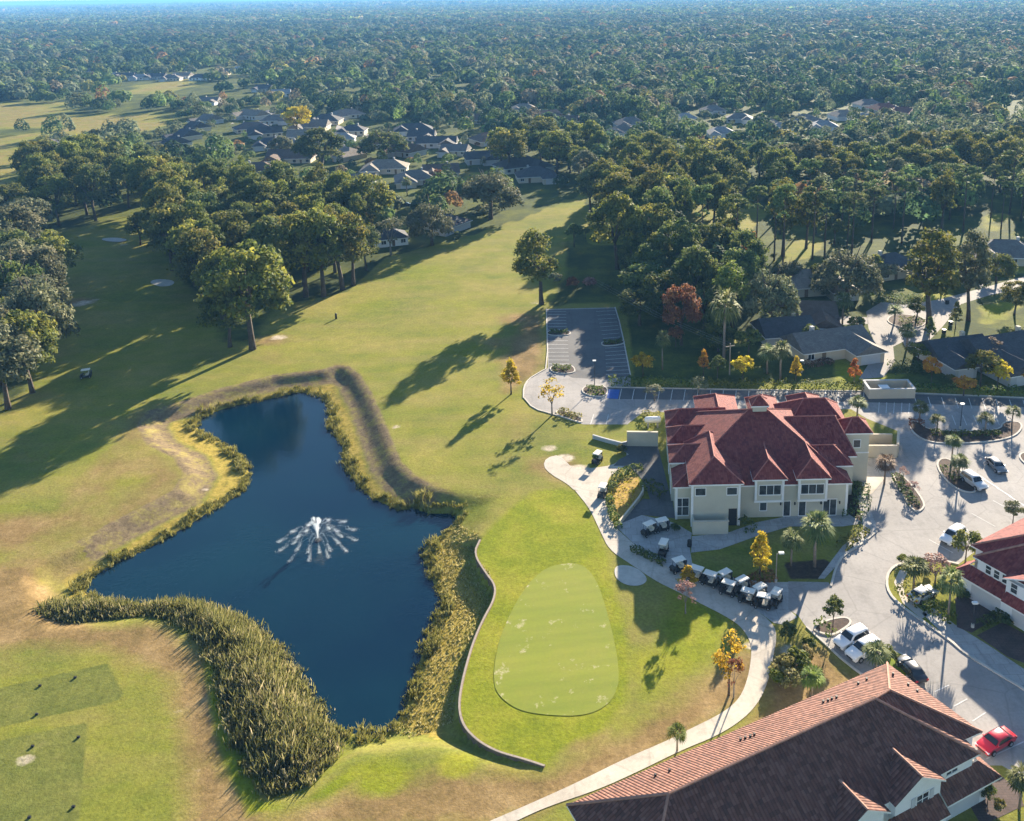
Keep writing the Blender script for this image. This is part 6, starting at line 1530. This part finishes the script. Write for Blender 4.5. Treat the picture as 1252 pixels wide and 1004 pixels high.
# loose shrubs
def bushes(lst):
    for px, py, h, mat, lb in lst:
        x, y = G(px, py); me = BUSH_C[R.randrange(4)]
        if not me.materials: me.materials.append(MATS['hedge_leaf'])
        o = bpy.data.objects.new('shrub', me); COL.objects.link(o); o.material_slots[0].link = 'OBJECT'; o.material_slots[0].material = MATS[mat]
        o.location = (x, y, 0); s_ = h/1.9; o.scale = (s_*R.uniform(.9, 1.3), s_*R.uniform(.9, 1.3), s_); o.rotation_euler = (0, 0, R.uniform(0, 6.28)); tag(o, lb, 'shrub')
BUSH_LIST = [(955,825,2.6,'tuft_leaf','straw coloured bush at the edge of the slope beside the path'), (972,818,2.4,'hedge_leaf','green bush on the slope right of the straw coloured one'), (965,838,2.0,'reed_leaf','tan bush on the slope below the green one'), (948,835,1.8,'hedge_leaf','small green bush nearest the cart path on the slope'), (985,806,1.6,'tuft_leaf','yellowish bush by the kerb before the white cars'), (990,792,1.3,'hedge_leaf','little bush at the kerb corner near the island'),
 (1085,806,1.6,'lime_leaf','bright green bush on the lawn tip behind the white cars'), (962,778,1.8,'dark_leaf','dark bush in the shade where path and staging meet'), (1215,700,1.2,'dark_leaf','dark bush by the townhouse garage wall'), (1180,730,1.4,'dark_leaf','dark clipped bush at the corner of the townhouse garage'), (1228,764,1.4,'dark_leaf','dark clipped bush between the garage doors'), (1205,975,1.6,'dark_leaf','dark bush at the foot of the clipped cypress'),
 (1222,990,1.2,'tuft_leaf','yellow green bush beside the corner walk'), (1104,690,1.5,'oak_leaf','green bush at the head of the road bulb'), (1130,702,1.8,'oak_leaf','olive bush in the middle of the road bulb'), (1150,725,1.8,'lime_leaf','lime bush beside the tall palm'), (1125,455,2.0,'dark_leaf','dark bush beside the small lane behind the bin store'), (1160,470,2.2,'dark_leaf','dark leafy bush between the orange trees'),
 (728,563,1.2,'hedge_leaf','little bush by the cart on the service grass'), (760,553,1.4,'dark_leaf','dark bush at the corner of the service court wall'), (826,648,1.2,'dark_leaf','small dark bush at the left corner of the clubhouse'), (1010,365,2.6,'grey_leaf','grey bush under the domed grey oak'), (1075,372,2.0,'hedge_leaf','bright bush at the garden wall of the cul-de-sac'), (545,250,2.0,'hedge_leaf','round green bush on the street verge'), (523,246,1.8,'dark_leaf','dark round bush at the street corner of the fairway'),
 (660,340,2.0,'tuft_leaf','dry bush on the fairway above the lone oak'), (680,345,3.0,'grey_leaf','greyish thicket bush beside the shaded car park'), (700,352,3.2,'rust_leaf','brownish thicket bush above the shaded car park'), (722,350,3.0,'pink_twig','pale twiggy thicket bush above the shaded car park'), (742,356,2.6,'dark_leaf','dark thicket bush at the car park corner'), (560,290,2.2,'dark_leaf','dark bush at the fairway edge below the terrace house')]
bushes(BUSH_LIST)
# small posts, bins and markers
def post(px, py, h, r, mat, label, name, cat, z=None):
    x, y = G(px, py); z = ground_z(x, y) if z is None else z
    mb = MB(); mb.tube([(x, y, z-.05), (x, y, z+h*.92), (x, y, z+h)], [r, r*.95, r*.6], 8)
    tag(mb.build(name, mat, None, True), label, cat)
post(843, 668, 1.1, .35, 'black_plastic', 'black litter bin where the front walk meets the staging pavement', 'litter_bin', 'bin')
post(411, 389, 1.5, .28, 'black_plastic', 'small dark post alone on the fairway right of the grove', 'fairway_post', 'post')
for i, (px, py) in enumerate(((92,829),(49,839),(45,874),(96,902),(40,913),(90,987),(36,1000))):
    x, y = G(px, py); mb = MB(); mb.box(x-.16, x+.16, y-.09, y+.09, 0.0, .2)
    tag(mb.build('tee_marker', 'black_plastic'), ('dark tee marker block at the far corner of the upper tee', 'dark tee marker block in the middle of the upper tee edge', 'dark tee marker block at the lower side of the upper tee', 'dark tee marker block by the corner of the lower tee', 'dark tee marker block at the top edge of the lower tee', 'dark tee marker block near the side edge of the lower tee', 'dark tee marker block lowest on the lower tee')[i], 'tee marker')
for px, py, lb in ((1158, 372, 'dark wheeled bin beside the pavement strip of the cul-de-sac'), (1162, 398, 'dark wheeled bin at the slate garage drive, one of two'), (1154, 408, 'dark wheeled bin beside the yellow flower patch')):
    o = empty('wheeled_bin', (*G(px, py), 0), .3, lb, 'bin'); mb = MB(); mb.box(-.35, .35, -.35, .35, .08, 1.0); mb.build('bin_body', 'black_plastic', o); MB().box(-.4, .4, -.42, .4, 1.003, 1.08).build('lid', 'dark_metal', o)

# ---- fountain
fx, fy = G(389, 661, WATER_Z)
fo = empty('fountain', (fx, fy, WATER_Z), 0, 'white floating fountain throwing a ring of arching jets in the middle of the pond', 'fountain')
mb = MB(); mb.tube([(0, 0, -.2), (0, 0, .12)], [.55, .5], 14); mb.tube([(0, 0, .12), (0, 0, .4)], [.18, .12], 8); mb.build('float', 'dark_metal', fo)
def spray(name, path, r0, r1, n, s0, s1, seed):
    rg = np.random.default_rng(seed); tpar = rg.uniform(0, 1, n)**0.8
    path = np.array(path); i = np.clip((tpar*(len(path)-1)).astype(int), 0, len(path)-2); f = tpar*(len(path)-1)-i
    c = path[i]*(1-f)[:, None]+path[i+1]*f[:, None]
    c = c+rg.normal(0, 1, (n, 3))*(r0+(r1-r0)*tpar)[:, None]; c[:, 2] = np.maximum(c[:, 2], 0.03)
    V, F = quads(c, rg.normal(0, 1, (n, 3)), s0+(s1-s0)*tpar)
    return link(name, np_mesh(name, V, F), 'spray', fo)
for k in range(9):       # tall inner plume streams
    a = k*0.7; rr = .35+.25*(k % 3); top = 3.4-.45*(k % 4); ts = np.linspace(0, 1, 12)
    spray('plume', [(cos(a)*rr*t_, sin(a)*rr*t_, .4+top*(1-(1-t_*1.25)**2)) for t_ in ts], .05, .15, 700, .04, .08, 300+k)
for k in range(24):      # ring of arching jets, two heights
    a = 2*pi*k/24+R.uniform(-.06, .06); inner = k % 2
    reach = (3.5 if inner else 5.6)*R.uniform(.9, 1.08); top = 1.9 if inner else 1.5; ts = np.linspace(0, 1, 14)
    p = [(cos(a)*reach*t_, sin(a)*reach*t_, .3*(1-t_)+top*4*t_*(1-t_)) for t_ in ts]
    spray('jet', p, .02, .12, 240, .025, .06, 400+k)
    fo_ = spray('foam', [(cos(a)*reach*q_, sin(a)*reach*q_, 0.05+(1-q_)*(5.0 if inner else 4.2)*max(q_, .3)*.8) for q_ in np.linspace(.76, 1.05, 6)], .07, .20, 420, .03, .06, 500+k); fo_['kind'] = 'stuff'

# ================================================================== FAR WOODS: one mass to the horizon
def unit_blob(nq, seed):
    """points and normals over the outside of a many-lobed crown of radius about 1"""
    rg = np.random.default_rng(seed); nl = 9 if nq > 120 else 6 if nq > 60 else 4
    L = rg.normal(0, 1, (nl, 3)); L /= np.linalg.norm(L, axis=1)[:, None]; L[:, 2] = np.abs(L[:, 2])*0.75; L *= rg.uniform(0.42, 0.62, (nl, 1)); L[0] = (0, 0, 0.35)
    lr = rg.uniform(0.36, 0.52, nl); lr[0] = 0.6
    C = []; Nn = []; K = []
    while sum(len(c) for c in C) < nq:
        k = rg.integers(0, nl, nq*3); d = rg.normal(0, 1, (nq*3, 3)); d /= np.linalg.norm(d, axis=1)[:, None]
        p = L[k]+d*lr[k][:, None]
        dist = np.linalg.norm(p[:, None, :]-L[None], axis=2)/lr[None]; dist[np.arange(len(k)), k] = 9
        ok = (dist.min(1) > 0.97) & (d[:, 2] > -0.55) & (p[:, 2] > -0.45)
        C.append(p[ok]); Nn.append(d[ok]); K.append(k[ok]/nl)
    c = np.concatenate(C)[:nq]; n = np.concatenate(Nn)[:nq]; k = np.concatenate(K)[:nq]
    return c+rg.normal(0, 0.03, c.shape), n+rg.normal(0, 0.30 if nq > 120 else 0.16, n.shape)+np.array([0, 0, .12]), k
BLOBS = {n: [unit_blob(n, 500+n+i) for i in range(6)] for n in (300, 120, 60, 24, 14)}
BASEC = 2.25*np.array([(0.062, 0.086, 0.026), (0.040, 0.062, 0.024), (0.084, 0.096, 0.052), (0.076, 0.108, 0.032), (0.108, 0.092, 0.058), (0.15, 0.09, 0.038), (0.030, 0.052, 0.024), (0.125, 0.12, 0.036)])
BW = np.array([4, 4, 2.2, 2, 1.0, 0.4, 2.5, 0.8]); BW /= BW.sum()
def scatter(y0, y1, dens_area, nq, rmin, rmax, rg, V, F, Cc, base, spacing_fn=None):
    x_at = lambda y: y*0.66+40
    A = (y1-y0)*(x_at(y0)+x_at(y1)); n = int(A/dens_area)
    y = rg.uniform(y0, y1, n*2); keep = rg.uniform(0, 1, n*2) < x_at(y)/x_at(y1); y = y[keep][:n]
    x = rg.uniform(-1, 1, len(y))*x_at(y)
    return x, y
rg = np.random.default_rng(99)
pts = []
for y0, y1, area, nq, rlo, rhi, hlo, hhi in ((225, 700, 115, 300, 4.2, 9.6, 8, 16), (700, 1300, 150, 120, 5.0, 12.5, 8, 17), (1300, 2800, 260, 60, 7.0, 17.0, 9, 18), (2800, 6500, 620, 24, 11, 26, 10, 19), (6500, 15000, 3000, 14, 22, 60, 9, 18)):
    x, y = scatter(y0, y1, area, nq, 0, 0, rg, None, None, None, None)
    pts.append((x, y, nq, rlo, rhi, hlo, hhi))
allV, allF, allC = [], [], []; kk = 0
THIN = [([(180,200),(205,140),(300,118),(420,138),(640,180),(650,235),(560,262),(495,262),(440,258),(330,215),(240,240)], 1.0), ([(820,185),(830,135),(960,125),(1120,125),(1125,155),(1060,172),(960,182)], 0.75),
        ([(-200,260),(-200,150),(60,120),(250,85),(320,85),(320,125),(200,165),(60,215),(20,260)], 0.3), ([(880,470),(880,300),(1010,280),(1252,290),(1500,300),(1500,480)], 0.03), ([(90,100),(110,80),(330,75),(330,120),(100,125)], 0.35)]
fpoly = [GP(f) for f in FIELDS_PX]; spoly = [GP(s_) for s_ in STREETS]; sub = GP(SUBURB_PX)
occ = np.array(OCC)
clear = np.array([(hx, hy, hr) for hx, hy, hr in HOUSE_SPOTS])
for x, y, nq, rlo, rhi, hlo, hhi in pts:
    ok = np.ones(len(x), bool)
    if y.min() < 1300:
        d, _ = sdist(x, y, sub); ok &= d > 1.5
        for pl in fpoly:
            d, _ = sdist(x, y, pl); ok &= d < -3
        for pl in spoly:
            d, _ = sdist(x, y, pl); ok &= d < -2.5
        for cxh, cyh, r in clear:
            # nothing on the house, and less right in front of it
            ok &= (np.hypot(x-cxh, y-cyh) > r+2.0) & ~((np.abs(x-cxh) < r*0.8) & (y < cyh) & (y > cyh-r-10) & (rg.uniform(0, 1, len(x)) < 0.65))
    for ox, oy, r in occ:
        m_ = np.abs(y-oy) < r+6
        if m_.any(): ok[m_] &= np.hypot(x[m_]-ox, y[m_]-oy) > r*0.75+3.0
    if y.min() < 1300:
        for pl, keep in THIN:
            d, _ = sdist(x, y, GP(pl)); ok &= ~((d > 0) & (rg.uniform(0, 1, len(x)) > keep))
    # big-scale gaps: clearings and streets hidden in the canopy
    g = np.sin(x*0.011+1.3*np.sin(y*0.004))*np.sin(y*0.0065+1.1*np.sin(x*0.006))
    ok &= ~((g > 0.62) & (rg.uniform(0, 1, len(x)) < 0.8) & (y < 2500))
    x, y = x[ok], y[ok]
    r = rg.uniform(rlo, rhi, len(x)); h = rg.uniform(hlo, hhi, len(x))
    for cxh, cyh, rh in clear:
        k_ = np.hypot(x-cxh, y-cyh) < rh+16; r = np.where(k_, r*0.62, r); h = np.where(k_, h*0.62, h)
    if y.min() < 1300:
        for pl, keep in THIN[:2]:
            d, _ = sdist(x, y, GP(pl)); k_ = (d > 0) & (rg.uniform(0, 1, len(x)) < 0.75); r = np.where(k_, r*0.68, r); h = np.where(k_, h*0.62, h)
    sel = rg.integers(0, 6, len(x)); hue = rg.choice(len(BASEC), len(x), p=BW)
    # drifts of one kind of tree
    dr = np.sin(x*0.013+2)*np.sin(y*0.009+0.7*np.sin(x*0.01)); hue = np.where((dr > 0.55) & (rg.uniform(0, 1, len(x)) < 0.6), 2, hue); hue = np.where((dr < -0.6) & (rg.uniform(0, 1, len(x)) < 0.6), 6, hue)
    for v in range(6):
        c, nn, ck = BLOBS[nq][v]; w = np.nonzero(sel == v)[0]
        if not len(w): continue
        ang = rg.uniform(0, 2*pi, len(w)); ca, sa = np.cos(ang), np.sin(ang)
        rr = r[w]; hh = h[w]
        def rot(a): return np.stack([a[None, :, 0]*ca[:, None]-a[None, :, 1]*sa[:, None], a[None, :, 0]*sa[:, None]+a[None, :, 1]*ca[:, None], np.repeat(a[None, :, 2], len(w), 0)], 2)
        C_ = rot(c); Nn = rot(nn)
        C_ = C_*np.stack([rr, rr, hh*0.62], 1)[:, None, :]; C_ += np.stack([x[w], y[w], hh*0.36], 1)[:, None, :]
        size = {300: 0.24, 120: 0.36, 60: 0.50, 24: 0.78, 14: 0.95}[nq]
        sz = np.repeat(rr*size, nq)
        Vv, Ff = quads(C_.reshape(-1, 3), Nn.reshape(-1, 3), sz)
        col = BASEC[hue[w]][:, None, :]*(0.7+0.5*ck[None, :, None])*rg.uniform(*((0.65, 1.35) if nq > 120 else (0.82, 1.18)), (len(w), nq, 1))*rg.uniform(0.7, 1.3, (len(w), 1, 1))
        allV.append(Vv); allF.append(Ff+kk); kk += len(Vv); allC.append(np.concatenate([col.reshape(-1, 3), np.ones((len(w)*nq, 1))], 1))
me = np_mesh('woodland', np.concatenate(allV), np.concatenate(allF), {'leafcol': ('FACE', np.concatenate(allC))})
tag(link('woodland', me, 'far_leaf'), 'hazy green woodland of countless tree crowns reaching to the horizon', None, None, 'stuff')
print('woodland quads', kk//4, 'grove trees', n_)
# ---- lake glints and far pale roofs come from things below; the air itself:
m = bpy.data.materials.new('air'); m.use_nodes = True; t = m.node_tree; t.nodes.remove(t.nodes['Principled BSDF'])
v = t.nodes.new('ShaderNodeVolumePrincipled'); v.inputs['Color'].default_value = (0.20, 0.50, 0.96, 1); v.inputs['Density'].default_value = 0.000112; v.inputs['Anisotropy'].default_value = 0.0
t.links.new(v.outputs[0], t.nodes['Material Output'].inputs['Volume']); MATS['air'] = m
hz = MB().box(-60000, 60000, -700, 110000, -6, 95).build('haze', 'air')
tag(hz, 'pale blue air over the whole place', None, None, 'stuff')
